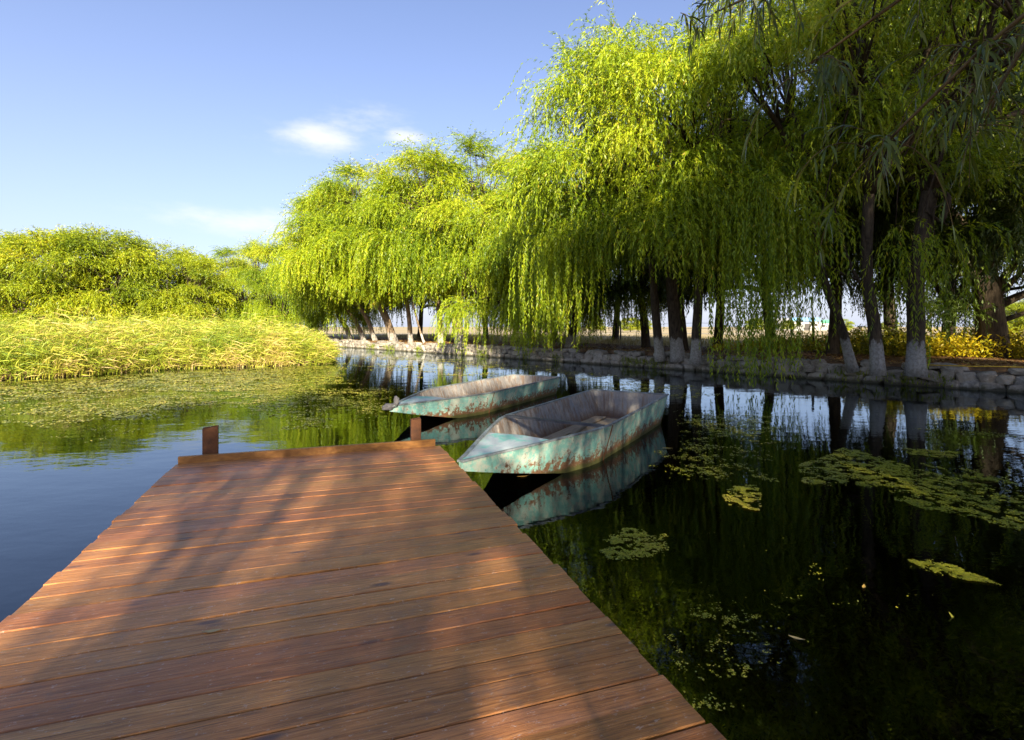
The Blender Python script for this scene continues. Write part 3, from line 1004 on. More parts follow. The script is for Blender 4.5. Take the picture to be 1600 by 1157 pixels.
# second row of darker trees behind the front willows
back = [(868, 8.0, .85, .9, 'dark tree behind the wall in the gap beyond the far boat'), (960, 9.0, .8, .82, 'dark tree behind the willows with a field gap on its right side'),
        (1068, 3.6, .85, .95, 'dark unpainted trunk close behind the middle whitewashed stem'), (1120, 5.5, .8, .9, 'dark tree behind the last whitewashed stem, hung with strands'),
        (1205, 7.0, .95, .95, 'dark bushy tree behind the curtain of strands trailing in the water'), (1478, 7.5, .75, .72, 'low dark bushy tree between the thickest whitewashed trunk and the spreading tree'),
        (760, 7.0, .85, .9, 'shaded tree behind the sunlit row, right of the forked willow'), (655, 6.5, .85, .9, 'shaded tree behind the sunlit row, left of the straight willow'),
        (1680, 5.0, 1.0, 1.0, 'dark tree just beyond the frame edge behind the stone wall'),
        (1300, 4.6, 1.0, 1.25, 'dark tree close behind the slim leaning willow'), (1395, 6.0, 1.05, 1.3, 'tall dark tree between the branched and the thickest willow, further back'),
        (1610, 7.5, 1.2, 1.2, 'dark tree at the frame edge behind the spreading tree'), (1010, 5.0, .9, 1.0, 'dark tree left behind the three whitewashed stems')]
for i, (px, offw, scx, scz, lab) in enumerate(back):
    d = bank_depth(px, offw); b = D(px, d, .55)
    f = (b[0] + (.2 if i % 2 else -.3), b[1], {1478: 2.2, 1395: 4.6, 1255: 4.8, 1500: 5.2, 1300: 4.4, 1610: 4.0}.get(px, 3.3))
    tm = trunk_mesh([(b[0], b[1], .3), (b[0] + (.12 if i % 2 else -.1), b[1], 1.8), f], .24, .18, 110 + i)
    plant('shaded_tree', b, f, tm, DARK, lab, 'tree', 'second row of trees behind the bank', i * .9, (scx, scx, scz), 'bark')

# trees on the near bank behind the viewpoint: they shade the dock and the right of the pond
for i, (x, y, sc, scz, pr, lab) in enumerate([(20.0, -8.0, .22, 1.12, MID_A, 'unseen slender willow added on the near bank to shade the spreading tree'),  # added out of view, kept narrow to shade only the spreading tree
                                         (16.6, -5.0, .80, .58, MID_B, 'unseen shorter willow added on the near bank to shade the wall stones'),  # added out of view, kept low so only the wall stones are shaded
                                         (8.4, -4.5, 1.0, 1.10, MID_A, 'tall willow on the near bank whose branches hang into the top corner'),
                                         (12.0, -6.0, 1.12, 1.45, MID_B, 'second tall willow on the near bank, shading the far wall'),
                                         (12.5, -11.0, 1.10, 1.5, MID_A, 'tallest willow standing back from the near bank'),
                                         (4.9, -4.3, .62, .62, SPARSE, 'small willow on the near bank beside the landing'),
                                         (0.3, -9.5, .72, .66, SPARSE, 'low thin willow at the foot of the dock'),
                                         (3.4, -11.5, .75, .66, SPARSE, 'thin crowned willow behind the landing end of the dock'),
                                         (-2.4, -12.5, .85, .66, SPARSE, 'young thin willow on the near bank behind the dock')]):
    b = (x, y, .55); f = (x, y, 3.6)
    tm = trunk_mesh([(x, y, .3), (x + .1, y, 1.8), f], .3, .22, 140 + i)
    plant('willow_tree', b, f, tm, pr, lab, 'tree', 'willows on the near bank', i * 1.7, (sc, sc, scz), 'bark_white')

# ------------------------------------------------------------------ overhanging branch of the near willow (close leaves)
def near_branch(name, label, arms, seed, nst, L, ll, lw):
    rng = rs(seed)
    e = empty(name, arms[0][0]); bv = np.array(arms[0][0])
    tag(e, label, 'branch', 'near willow branches hanging into the picture')
    mb = MB(); cl = []
    for path in arms:
        pp = interp_path(path, 9)
        mb.tube(pp, [.016 - .0014 * k for k in range(9)], 7)
        for k in range(nst):
            q = pp[int(rng.randint(2, 9))]
            cl.append((q, norm(np.array([rng.normal(-.2, .5), rng.normal(0, .5), 0.])), 2, L[0], L[1], .07, .15, 5.0))
    K = 26
    pts = grow_strands(rng, cl, K)
    for s in pts[:, ::3]:
        mb.tube([tuple(p) for p in s], [.0026 - .0002 * k for k in range(len(s))], 4, cap=False)
    me = mesh('bough', np.array([tuple(v) for v in mb.v]) - bv, mb.f, [M['twig']], True)
    link('bough', me, e)
    # curved lance leaves, five cross sections each
    S = len(pts); A = pts[:, :-1]; T = norm(pts[:, 1:] - A)
    N = S * K
    base = A.reshape(-1, 3); tt = T.reshape(-1, 3)
    keep = rng.uniform(size=N) < .62
    base = base[keep]; tt = tt[keep]; N = len(base)
    side = norm(np.cross(tt, rng.normal(size=(N, 3))))
    al = rng.normal(.65, .2, (N, 1))
    d = norm(tt * np.cos(al) + side * np.sin(al))
    wv = norm(np.cross(d, rng.normal(size=(N, 3))))
    l = ll * rng.uniform(.6, 1.2, (N, 1)); hw = lw * .5 * rng.uniform(.8, 1.2, (N, 1))
    cur = base.copy(); rows = []
    prof = [.12, .75, 1.0, .85, .5, .03]
    for k, pf in enumerate(prof):
        rows.append(cur + wv * hw * pf); rows.append(cur - wv * hw * pf)
        d = norm(d + np.array([0, 0, -.30]))
        cur = cur + d * l / 5
    V = np.stack(rows, 1).reshape(-1, 3)
    b0 = np.arange(N)[:, None] * 12
    Q = np.concatenate([np.stack([b0[:, 0] + 2 * k, b0[:, 0] + 2 * k + 1, b0[:, 0] + 2 * k + 3, b0[:, 0] + 2 * k + 2], 1) for k in range(5)])
    tn = np.clip(rng.normal(.42, .2, N), 0, 1)
    o = link('leaves', quads('leaves', V - bv, Q, M['near_shade_leaf'], np.repeat(tn, 12), smooth=True), e)
    o['kind'] = 'stuff'
    return e


near_branch('overhanging_branch', 'close dark willow branch with long leaves hanging in the upper corner', [
    [(2.9, .9, 3.3), (2.3, 1.5, 3.1), (1.8, 1.85, 2.75), (1.42, 2.0, 2.35)],
    [(2.9, .9, 3.3), (2.5, 1.6, 3.2), (2.1, 2.0, 2.9), (1.85, 2.1, 2.45)],
    [(2.9, .9, 3.3), (2.2, 1.6, 3.3), (1.7, 2.0, 3.05), (1.25, 2.2, 2.75)],
    [(2.9, .9, 3.3), (2.6, 1.9, 3.3), (2.35, 2.35, 3.0), (2.2, 2.45, 2.6)]], 301, 9, (.22, .62), .115, .0105)
near_branch('overhanging_branch', 'thin close willow branch dipping in from the top edge above the big crown', [
    [(2.6, 1.0, 3.5), (1.9, 1.7, 3.45), (1.3, 2.1, 3.25), (.75, 2.3, 3.08)],
    [(2.6, 1.0, 3.5), (1.8, 1.9, 3.5), (1.35, 2.4, 3.3), (1.0, 2.6, 3.2)]], 302, 8, (.14, .42), .10, .010)

# ------------------------------------------------------------------ reeds
def blades(rng, X, Y, Z, H, wid, lean, seg=4, tint=None, bend=1.0):
    N = len(X)
    az = rng.uniform(0, 2 * math.pi, N)
    dx = lean[0] + rng.normal(0, .55, N); dy = lean[1] + rng.normal(0, .5, N)
    wx_ = np.cos(az); wy_ = np.sin(az)
    rows = []
    for k in range(seg + 1):
        s = k / seg
        hx = X + dx * H * (s ** 2.0) * .75 * bend
        hy = Y + dy * H * (s ** 2.0) * .75 * bend
        hz = Z + H * (s - .38 * bend * s ** 2.6)
        wk = wid * (1 - s ** 1.6) * .5 + .001
        rows.append(np.stack([hx + wx_ * wk, hy + wy_ * wk, hz], 1))
        rows.append(np.stack([hx - wx_ * wk, hy - wy_ * wk, hz], 1))
    R = 2 * (seg + 1)
    V = np.stack(rows, 1).reshape(-1, 3)
    b0 = np.arange(N) * R
    Q = np.concatenate([np.stack([b0 + 2 * k, b0 + 2 * k + 1, b0 + 2 * k + 3, b0 + 2 * k + 2], 1) for k in range(seg)])
    return V, Q, np.repeat(tint, R)


def smooth_noise(rng, X, Y, sc):
    """cheap value noise 0..1"""
    G = rng.uniform(size=(64, 64))
    x = X / sc; y = Y / sc
    xi = np.floor(x).astype(int); yi = np.floor(y).astype(int)
    fx = x - xi; fy = y - yi
    fx = fx * fx * (3 - 2 * fx); fy = fy * fy * (3 - 2 * fy)
    g = lambda i, j: G[i % 64, j % 64]
    return (g(xi, yi) * (1 - fx) + g(xi + 1, yi) * fx) * (1 - fy) + (g(xi, yi + 1) * (1 - fx) + g(xi + 1, yi + 1) * fx) * fy


rng = rs(9)
n = 330000
X = rng.uniform(-46, -7.5, n); Y = rng.uniform(11, 48, n)
d_ = seg_dist(np.stack([X, Y], 1), REED)
vis = (X > -1.08 * Y - 1.5)
front = np.exp(-np.clip(d_, 0, 60) / 3.2)
keep = (d_ > .12) & vis & (rng.uniform(size=n) < .12 + .88 * front)
X, Y, d_ = X[keep], Y[keep], d_[keep]
idx = rng.permutation(len(X))[:60000]
X, Y, d_ = X[idx], Y[idx], d_[idx]
N = len(X)
tone = np.clip(.5 + 1.25 * (.5 * smooth_noise(rs(1), X, Y, 2.6) + .5 * smooth_noise(rs(2), X, Y, .8) - .5), 0, 1)
H = (1.20 + .75 * smooth_noise(rs(3), X, Y, 3.0) + .6 * smooth_noise(rs(5), X, Y, .9)) * rng.uniform(.62, 1.1, N) * (0.38 + .62 * np.clip(d_ / 3.6, 0, 1) ** .8)
tint = np.clip(.02 + .86 * tone + rng.normal(0, .2, N) + .22 * np.exp(-d_ / .9), 0, 1)
Z = ground_height(X, Y)
nb = 30000
V, Q, T = blades(rng, X[:nb], Y[:nb], np.maximum(Z, -.1)[:nb], H[:nb], rng.uniform(.016, .036, nb), (.75, -.28), 4, tint[:nb])
# leafy stems: long drooping leaves streaming with the wind
sl = slice(nb, nb + 30000)
ns = len(X[sl]); pts = np.zeros((ns, 6, 3))
for k in range(6):
    s_ = .06 + .94 * k / 5
    pts[:, k] = np.stack([X[sl] + .34 * H[sl] * s_ ** 2, Y[sl] - .10 * H[sl] * s_ ** 2, np.maximum(Z[sl], -.1) + H[sl] * 1.0 * (s_ - .12 * s_ ** 3)], 1)
    pts[:, k, 1] -= np.exp(-d_[sl] / .6) * .35 * s_ * rng.uniform(0, 1, ns)
q_, f_, t_ = leaves_on(rng, pts, 1, .42, .026, alpha=.9, droop=.2, tint_base=tint[sl] - .10)
q_ = q_.reshape(-1, 4, 3)
sh_ = np.linalg.norm(q_[:, 2] - q_[:, 0], axis=1)
q_[:, 2, 0] += sh_ * .45; q_[:, 1, 0] += sh_ * .14; q_[:, 3, 0] += sh_ * .14; q_[:, 2, 2] -= sh_ * .12
Q = np.concatenate([Q, f_ + len(V)]); V = np.concatenate([V, q_.reshape(-1, 3)]); T = np.concatenate([T, np.clip(t_ * 1.0, 0, 1)])
o = link('reeds', quads('reeds', V, Q, M['reed'], T))
tag(o, 'dense bed of wind bent yellow green reeds on the pond edge', 'reeds', None, 'stuff')

# ------------------------------------------------------------------ field edge: dry grass, yellow weeds, fallen leaves
rng = rs(21)
n = 90000
U = rng.uniform(-30, 34, n); S_ = rng.uniform(6.0, 26, n) ** 1.0
X = BT[0] * U + BN[0] * S_; Y = 27.5 + BT[1] * U + BN[1] * S_
keep = rng.uniform(size=n) < .25 + .75 * np.exp(-(S_ - 6) / 5)
X, Y = X[keep][:20000], Y[keep][:20000]; N = len(X)
tint = np.clip(.2 + .6 * smooth_noise(rs(4), X, Y, 2.5) + rng.normal(0, .2, N), 0, 1)
V, Q, T = blades(rng, X, Y, ground_height(X, Y), rng.uniform(.25, .6, N), rng.uniform(.015, .035, N), (.2, 0), 2, tint, .7)
o = link('dry_grass', quads('dry_grass', V, Q, M['drygrass'], T))
tag(o, 'pale dry grass growing in the field behind the trees', 'grass', None, 'stuff')

n = 26000
c0 = np.array(D(1530, 20.5, 0)[:2])
U = rng.uniform(8.5, 32, n); S_ = rng.uniform(4.6, 9.5, n)
X = BT[0] * U + BN[0] * S_; Y = 27.5 + BT[1] * U + BN[1] * S_
dens = smooth_noise(rs(6), X, Y, 1.6) * np.clip((U - 8) / 6, .15, 1)
keep = rng.uniform(size=n) < dens * .55
X, Y, U = X[keep], Y[keep], U[keep]; N = len(X)
# each weed shoot carries short leaves
pts = np.zeros((N, 6, 3))
h = rng.uniform(.5, 1.15, N) * (.6 + .6 * smooth_noise(rs(7), X, Y, 1.2)) * np.clip((U - 5) / 9, .5, 1.0)
lx = rng.normal(0, .15, N); ly = rng.normal(0, .15, N)
for k in range(6):
    s = k / 5
    pts[:, k] = np.stack([X + lx * s * h, Y + ly * s * h, ground_height(X, Y) + h * s], 1)
tb = np.clip(.25 + .65 * smooth_noise(rs(8), X, Y, 2.0) + rng.normal(0, .12, N), 0, 1)
V, Q, T = leaves_on(rng, pts, 2, .16, .05, alpha=.9, droop=.0, tint_base=tb)
o = link('weeds', quads('weeds', V, Q, M['weed'], T))
tag(o, 'yellow flowering weeds along the field edge behind the trees', 'weeds', None, 'stuff')


def scatter_flat(rng, X, Y, Z, size, asp=1.6, tilt=.25):
    N = len(X)
    a = rng.uniform(0, 2 * math.pi, N); s = size * rng.uniform(.55, 1.25, N)
    ux, uy = np.cos(a), np.sin(a)
    tz = rng.normal(0, tilt, N); tw = rng.normal(0, tilt, N)
    c = np.stack([X, Y, Z], 1)
    U3 = np.stack([ux, uy, tz], 1) * (s * asp * .5)[:, None]; V3 = np.stack([-uy, ux, tw], 1) * (s * .5)[:, None]
    q = np.stack([c - U3, c - V3 + U3 * rng.uniform(-.4, .4, N)[:, None], c + U3, c + V3 + U3 * rng.uniform(-.4, .4, N)[:, None]], 1)
    return q.reshape(-1, 3), np.arange(N * 4).reshape(N, 4)


n = 16000
U = rng.uniform(-22, 26, n); S_ = rng.uniform(.5, 6.5, n)
X = BT[0] * U + BN[0] * S_; Y = 27.5 + BT[1] * U + BN[1] * S_
V, Q = scatter_flat(rng, X, Y, ground_height(X, Y) + .015, .06, 2.2, .3)
o = link('leaf_litter', quads('leaf_litter', V, Q, M['litter'], np.repeat(rng.uniform(size=n), 4)))
tag(o, 'orange brown fallen leaves covering the bank under the willows', 'leaf litter', None, 'stuff')

# small green tufts rooted in the wall at the waterline
cl_x, cl_y, cl_z, cl_t = [], [], [], []
n = 5200
U = rng.uniform(-18, 22, n)
keep = smooth_noise(rs(12), U, U * 0, 1.1) > .58
U = U[keep]
X = BT[0] * U + BN[0] * (-.12); Y = 27.5 + BT[1] * U + BN[1] * (-.12)
X += rng.normal(0, .08, len(U)); Y += rng.normal(0, .08, len(U))
Zb = rng.uniform(0, .3, len(U))
V, Q, T = blades(rng, X, Y, Zb, rng.uniform(.10, .30, len(U)), np.full(len(U), .022), (-.3, -.5), 3, np.clip(rng.normal(.25, .15, len(U)), 0, 1), 1.0)
o = link('wall_grass', quads('wall_grass', V, Q, M['reed'], T))
tag(o, 'small green tufts growing from the stones at the waterline', 'grass', None, 'stuff')

# ------------------------------------------------------------------ floating weed
rng = rs(33)
PX, PY, PS = [], [], []


def patch(poly_px, n, size, thr, nsc, seed, stretch=1.0, zoff=0):
    n = int(n * 1.9); size *= .78
    poly = np.array([W(x, y)[:2] for x, y in poly_px])
    lo = poly.min(0); hi = poly.max(0)
    P = rng.uniform(lo, hi, (n, 2))
    d = seg_dist(P, poly)
    x_, y_ = P[:, 0], P[:, 1] * stretch
    nz = .42 * smooth_noise(rs(seed), x_, y_, nsc) + .33 * smooth_noise(rs(seed + 50), x_ + y_ * .4, y_ - x_ * .4, nsc * .38) + .25 * smooth_noise(rs(seed + 90), x_, y_, nsc * .13)
    ed = .3 * nsc * smooth_noise(rs(seed + 70), x_, y_, nsc * .5)
    fade = np.clip((d - ed) / (.22 * (hi - lo).min() + .02), 0, 1)
    fz = smooth_noise(rs(seed + 120), x_, y_, size * 3.5)
    pr = np.clip((nz * (.66 + .34 * fade) - thr + .06) / .22, 0, 1) * np.clip((fz - .28) / .3, 0, 1) * .8
    k = (d > ed * .6) & (rng.uniform(size=n) < pr)
    PX.append(P[k, 0]); PY.append(P[k, 1]); PS.append(np.full(k.sum(), size))


patch([(1240, 728), (1322, 698), (1400, 722), (1487, 746), (1600, 772), (1690, 796), (1690, 862), (1600, 836), (1525, 812), (1450, 800), (1400, 786), (1380, 766), (1255, 758)], 60000, .021, .30, .35, 1)
patch([(1400, 668), (1555, 676), (1660, 690), (1560, 684)], 6000, .024, .36, .3, 2)
patch([(1400, 700), (1500, 706), (1505, 720), (1420, 712)], 6000, .022, .36, .3, 3)
patch([(1425, 722), (1530, 735), (1600, 760), (1500, 748)], 7000, .022, .34, .3, 22)
patch([(1120, 762), (1188, 758), (1192, 780), (1190, 802), (1130, 790)], 8000, .020, .32, .22, 4)
patch([(1416, 876), (1462, 874), (1500, 888), (1572, 918), (1500, 908), (1450, 896)], 12000, .012, .30, .15, 5)
patch([(935, 840), (985, 822), (1048, 832), (1050, 870), (960, 884), (930, 865)], 9000, .016, .42, .16, 6)
patch([(775, 745), (870, 740), (880, 762), (800, 768)], 6000, .020, .40, .2, 7)
patch([(1050, 640), (1220, 650), (1230, 690), (1060, 720)], 26000, .028, .42, .4, 8, 1.5)
patch([(1010, 700), (1200, 700), (1240, 760), (1010, 760)], 16000, .02, .50, .25, 9)
patch([(980, 930), (1240, 930), (1340, 1157), (1040, 1157)], 26000, .011, .62, .12, 10)
# left and far mats: thin, streaky
patch([(-200, 640), (0, 597), (170, 587), (340, 577), (440, 574), (506, 570), (545, 575), (540, 600), (400, 612), (200, 612), (0, 625)], 90000, .055, .30, .9, 11)
patch([(-120, 612), (200, 606), (420, 602), (560, 592), (600, 640), (420, 660), (300, 650), (120, 672), (-60, 690), (-150, 660)], 90000, .042, .44, .7, 12, 1.6)
patch([(40, 672), (250, 650), (290, 690), (150, 712), (60, 700)], 9000, .028, .58, .4, 13, 1.8)
patch([(420, 620), (640, 600), (640, 640), (560, 668), (420, 680)], 30000, .034, .47, .6, 14, 1.6)
patch([(528, 552), (700, 560), (860, 572), (1010, 585), (1010, 600), (860, 592), (640, 592), (520, 570)], 80000, .055, .43, 1.0, 15, 1.4)
patch([(880, 590), (1080, 598), (1160, 620), (1060, 632), (900, 606)], 20000, .04, .46, .6, 16, 1.4)
patch([(-200, 700), (280, 690), (200, 800), (-300, 1000)], 30000, .012, .86, .2, 17)
patch([(800, 780), (1600, 840), (1650, 1120), (1060, 1060)], 60000, .010, .76, .2, 18)
X = np.concatenate(PX); Y = np.concatenate(PY); S_ = np.concatenate(PS)


# keep the mats clear of the boats and of the dock
def off_boat(X, Y, x0, y0, x1, y1, hw):
    a = np.array([x0, y0]); b = np.array([x1, y1]); ab = b - a
    P = np.stack([X, Y], 1)
    t = np.clip(((P - a) @ ab) / (ab @ ab), 0, 1)
    return np.hypot(*(P - (a + t[:, None] * ab)).T) > hw


k = off_boat(X, Y, .1, 6.0, 2.05, 9.25, .82) & off_boat(X, Y, -1.2, 10.0, .55, 13.2, .80)
X, Y, S_ = X[k], Y[k], S_[k]
V, Q = scatter_flat(rng, X, Y, .004 + rng.uniform(0, .008, len(X)), S_, 1.35, .12)
tn = np.clip(.30 + .6 * smooth_noise(rs(15), X, Y, .5) + rng.normal(0, .22, len(X)), 0, 1)
o = link('floating_weed', quads('floating_weed', V, Q, M['duckweed'], np.repeat(tn, 4)))
tag(o, 'yellow green floating weed in mats on the pond', 'water weed', None, 'stuff')

# weed growing under the surface beside the dock
n = 2600
X = rng.uniform(.3, 2.6, n); Y = rng.uniform(1.2, 3.4, n)
k = (smooth_noise(rs(16), X, Y, .45) > .46) & (X > -.30 - .336 / .942 * (Y - 5.3) * 1.0 - .35) & (X > 2.05 - .40 * Y)
X, Y = X[k], Y[k]; N = len(X)
pts = np.zeros((N, 7, 3))
h = rng.uniform(.35, .68, N); lx = rng.normal(.1, .3, N); ly = rng.normal(0, .3, N)
for i in range(7):
    s = i / 6
    pts[:, i] = np.stack([X + lx * s ** 2 * h, Y + ly * s ** 2 * h, -.70 + h * s], 1)
V, Q, T = leaves_on(rng, pts, 2, .06, .016, alpha=1.0, droop=0)
o = link('submerged_weed', quads('submerged_weed', V, Q, M['submerged'], T))
tag(o, 'feathery pondweed growing under the surface beside the dock', 'water weed', None, 'stuff')


# single fallen leaves afloat and on the planks
def leaf_obj(name, loc, rz, s, mat, label, cat='leaf', curl=.25):
    vs = []; fs = []
    prof = [0.05, .55, .9, 1.0, .75, .35, .03]
    for i, p in enumerate(prof):
        u = i / 6 - .5
        z = curl * (u * u) * 1.6
        for j, q in enumerate((-1, 0, 1)):
            vs.append((u * s, q * p * s * .14 + .1 * s * u * u, z * s * .35 + (abs(q) * .03 * s)))
    for i in range(6):
        for j in range(2):
            a = i * 3 + j
            fs.append((a, a + 1, a + 4, a + 3))
    me = mesh(name, vs, fs, [mat], True)
    at = me.attributes.new('tint', 'FLOAT', 'POINT'); at.data.foreach_set('value', [random.Random(hash((round(loc[0], 3),)) & 255).uniform(.5, 1)] * len(vs))
    o = link(name, me, None, loc, (0, 0, rz))
    tag(o, label, cat)
    return o


leaf_obj('fallen_leaf', W(818, 745, .006), .4, .16, M['litter'], 'orange fallen leaf afloat under the bow of the near boat')
leaf_obj('fallen_leaf', W(1043, 701, .006), -.2, .14, M['litter'], 'orange brown leaf afloat by the stern of the near boat')
leaf_obj('fallen_leaf', W(1350, 917, .006), .9, .07, M['litter'], 'small brown leaf afloat on dark water below the long weed mat')
leaf_obj('fallen_leaf', W(1245, 998, .006), -.5, .08, M['drygrass'], 'bright straw coloured leaf afloat beside the near pondweed')
leaf_obj('fallen_leaf', W(332, 987, .452), .25, .075, M['drygrass'], 'pale curled willow leaf lying on the dock planks')

# ------------------------------------------------------------------ dock
DK = 0.45
ddir = Vector((-.336, .942, 0)).normalized()           # out along the dock
ang = math.radians(18.7)
cdir = Vector((math.cos(ang), math.sin(ang), 0))       # along the planks, left to right
FR = Vector((-.735, 5.33, DK))                         # far right corner of the deck
perp = Vector((ddir.y, -ddir.x, 0))
WID = 2.32 / abs(cdir.dot(perp))
dock = empty('wooden_dock', (FR.x, FR.y, 0))
tag(dock, 'reddish brown plank dock running out into the pond towards the boats', 'dock')
basis = Matrix((( cdir.x, ddir.x, 0), (cdir.y, ddir.y, 0), (0, 0, 1))).to_4x4()
rr = random.Random(4)


def plank_mesh(name, L, wd, th, mat, seg=10, bow=.0):
    """plank lying along local x, edges eased"""
    vs = []; fs = []
    e = .0035
    sec = [(-wd / 2, -th), (-wd / 2, -e), (-wd / 2 + e, 0), (wd / 2 - e, 0), (wd / 2, -e), (wd / 2, -th)]
    r2 = random.Random(name + str(L))
    ph = r2.uniform(0, 6)
    for i in range(seg + 1):
        x = -L / 2 + L * i / seg
        dy = .004 * math.sin(ph + x * 1.7) * bow; dz = .0022 * math.sin(ph * 2 + x * 2.3) * bow
        for (a, b) in sec:
            vs.append((x, a + dy, b + dz))
    k = len(sec)
    for i in range(seg):
        for j in range(k):
            j2 = (j + 1) % k
            fs.append((i * k + j, (i + 1) * k + j, (i + 1) * k + j2, i * k + j2))
    fs.append(tuple(range(k)))
    fs.append(tuple(seg * k + j for j in range(k - 1, -1, -1)))
    return mesh(name, vs, fs, [mat])


s = 0.0
i = 0
while s < 10.2:
    wd = rr.uniform(.108, .140)
    gap = rr.uniform(.003, .0075)
    L = WID + rr.uniform(-.014, .014)
    c = FR - cdir * (WID / 2 + rr.uniform(-.007, .007)) - ddir * (s + wd / 2)
    me = plank_mesh('plank', L, wd * cdir.dot(perp), .038, M['wood'], 8, 1.0)
    o = link('plank', me, dock)
    o.location = (c.x - FR.x, c.y - FR.y, DK + rr.uniform(-.0011, .0011))
    o.rotation_euler = (rr.uniform(-.004, .004), rr.uniform(-.0006, .0006), ang + rr.uniform(-.0015, .0015))
    s += wd + gap
    i += 1

# rim plank on edge, stringers and piles below
mb = MB()
a = FR - cdir * (WID - .02) + ddir * .022 - Vector((FR.x, FR.y, 0)); b_ = FR - cdir * .04 + ddir * .022 - Vector((FR.x, FR.y, 0))
mb.bar(Vector((a.x, a.y, DK - .02)), Vector((b_.x, b_.y, DK - .02)), .036, .165)
mb.build('rim_plank', M['rim'], dock)
for off in (.16, WID / 2, WID - .16):
    mb = MB()
    p0 = -cdir * off - ddir * .05; p1 = -cdir * off - ddir * 10.0
    mb.bar((p0.x, p0.y, DK - .125), (p1.x, p1.y, DK - .125), .07, .165)
    mb.build('stringer', M['pile'], dock)
for off in (.16, WID - .16):
    for sd_ in (.35, 2.6, 5.0, 7.6):
        mb = MB()
        p = -cdir * off - ddir * sd_
        mb.tube([(p.x + .08, p.y, -1.0), (p.x + .08, p.y, DK - .06)], .055, 10)
        mb.build('pile', M['pile'], dock, True)


def post(loc, w_, d_, h, rz):
    """rusty square tube with an open top, standing on the deck"""
    mb = MB()
    o_ = [(-w_ / 2, -d_ / 2), (w_ / 2, -d_ / 2), (w_ / 2, d_ / 2), (-w_ / 2, d_ / 2)]
    t_ = .008
    i_ = [(x - math.copysign(t_, x), y - math.copysign(t_, y)) for x, y in o_]
    zt = [h, h + .012, h + .015, h + .002]
    vs = [(x, y, 0) for x, y in o_] + [(x, y, zt[k]) for k, (x, y) in enumerate(o_)] + [(x, y, zt[k] - .001) for k, (x, y) in enumerate(i_)] + [(x, y, h - .12) for x, y in i_]
    fs = []
    for k in range(4):
        k2 = (k + 1) % 4
        fs += [(k, k2, 4 + k2, 4 + k), (4 + k, 4 + k2, 8 + k2, 8 + k), (8 + k, 8 + k2, 12 + k2, 12 + k)]
    fs.append((12, 13, 14, 15)); fs.append((3, 2, 1, 0))
    mb.add(vs, fs)
    o = mb.build('iron_post', M['rust'], dock)
    bv = o.modifiers.new('bevel', 'BEVEL'); bv.width = .004; bv.segments = 2; bv.limit_method = 'ANGLE'
    o.location = loc; o.rotation_euler = (0, 0, rz)
    return o


pl = Vector(W(327, 716.5, DK)) + Vector((0, .02, 0)); pr2 = Vector(W(650, 694, DK)) - Vector((0, .02, 0))
post((pl.x - FR.x, pl.y - FR.y, DK), .125, .07, .275, ang + .10)
post((pr2.x - FR.x, pr2.y - FR.y, DK), .10, .09, .255, ang - .02)


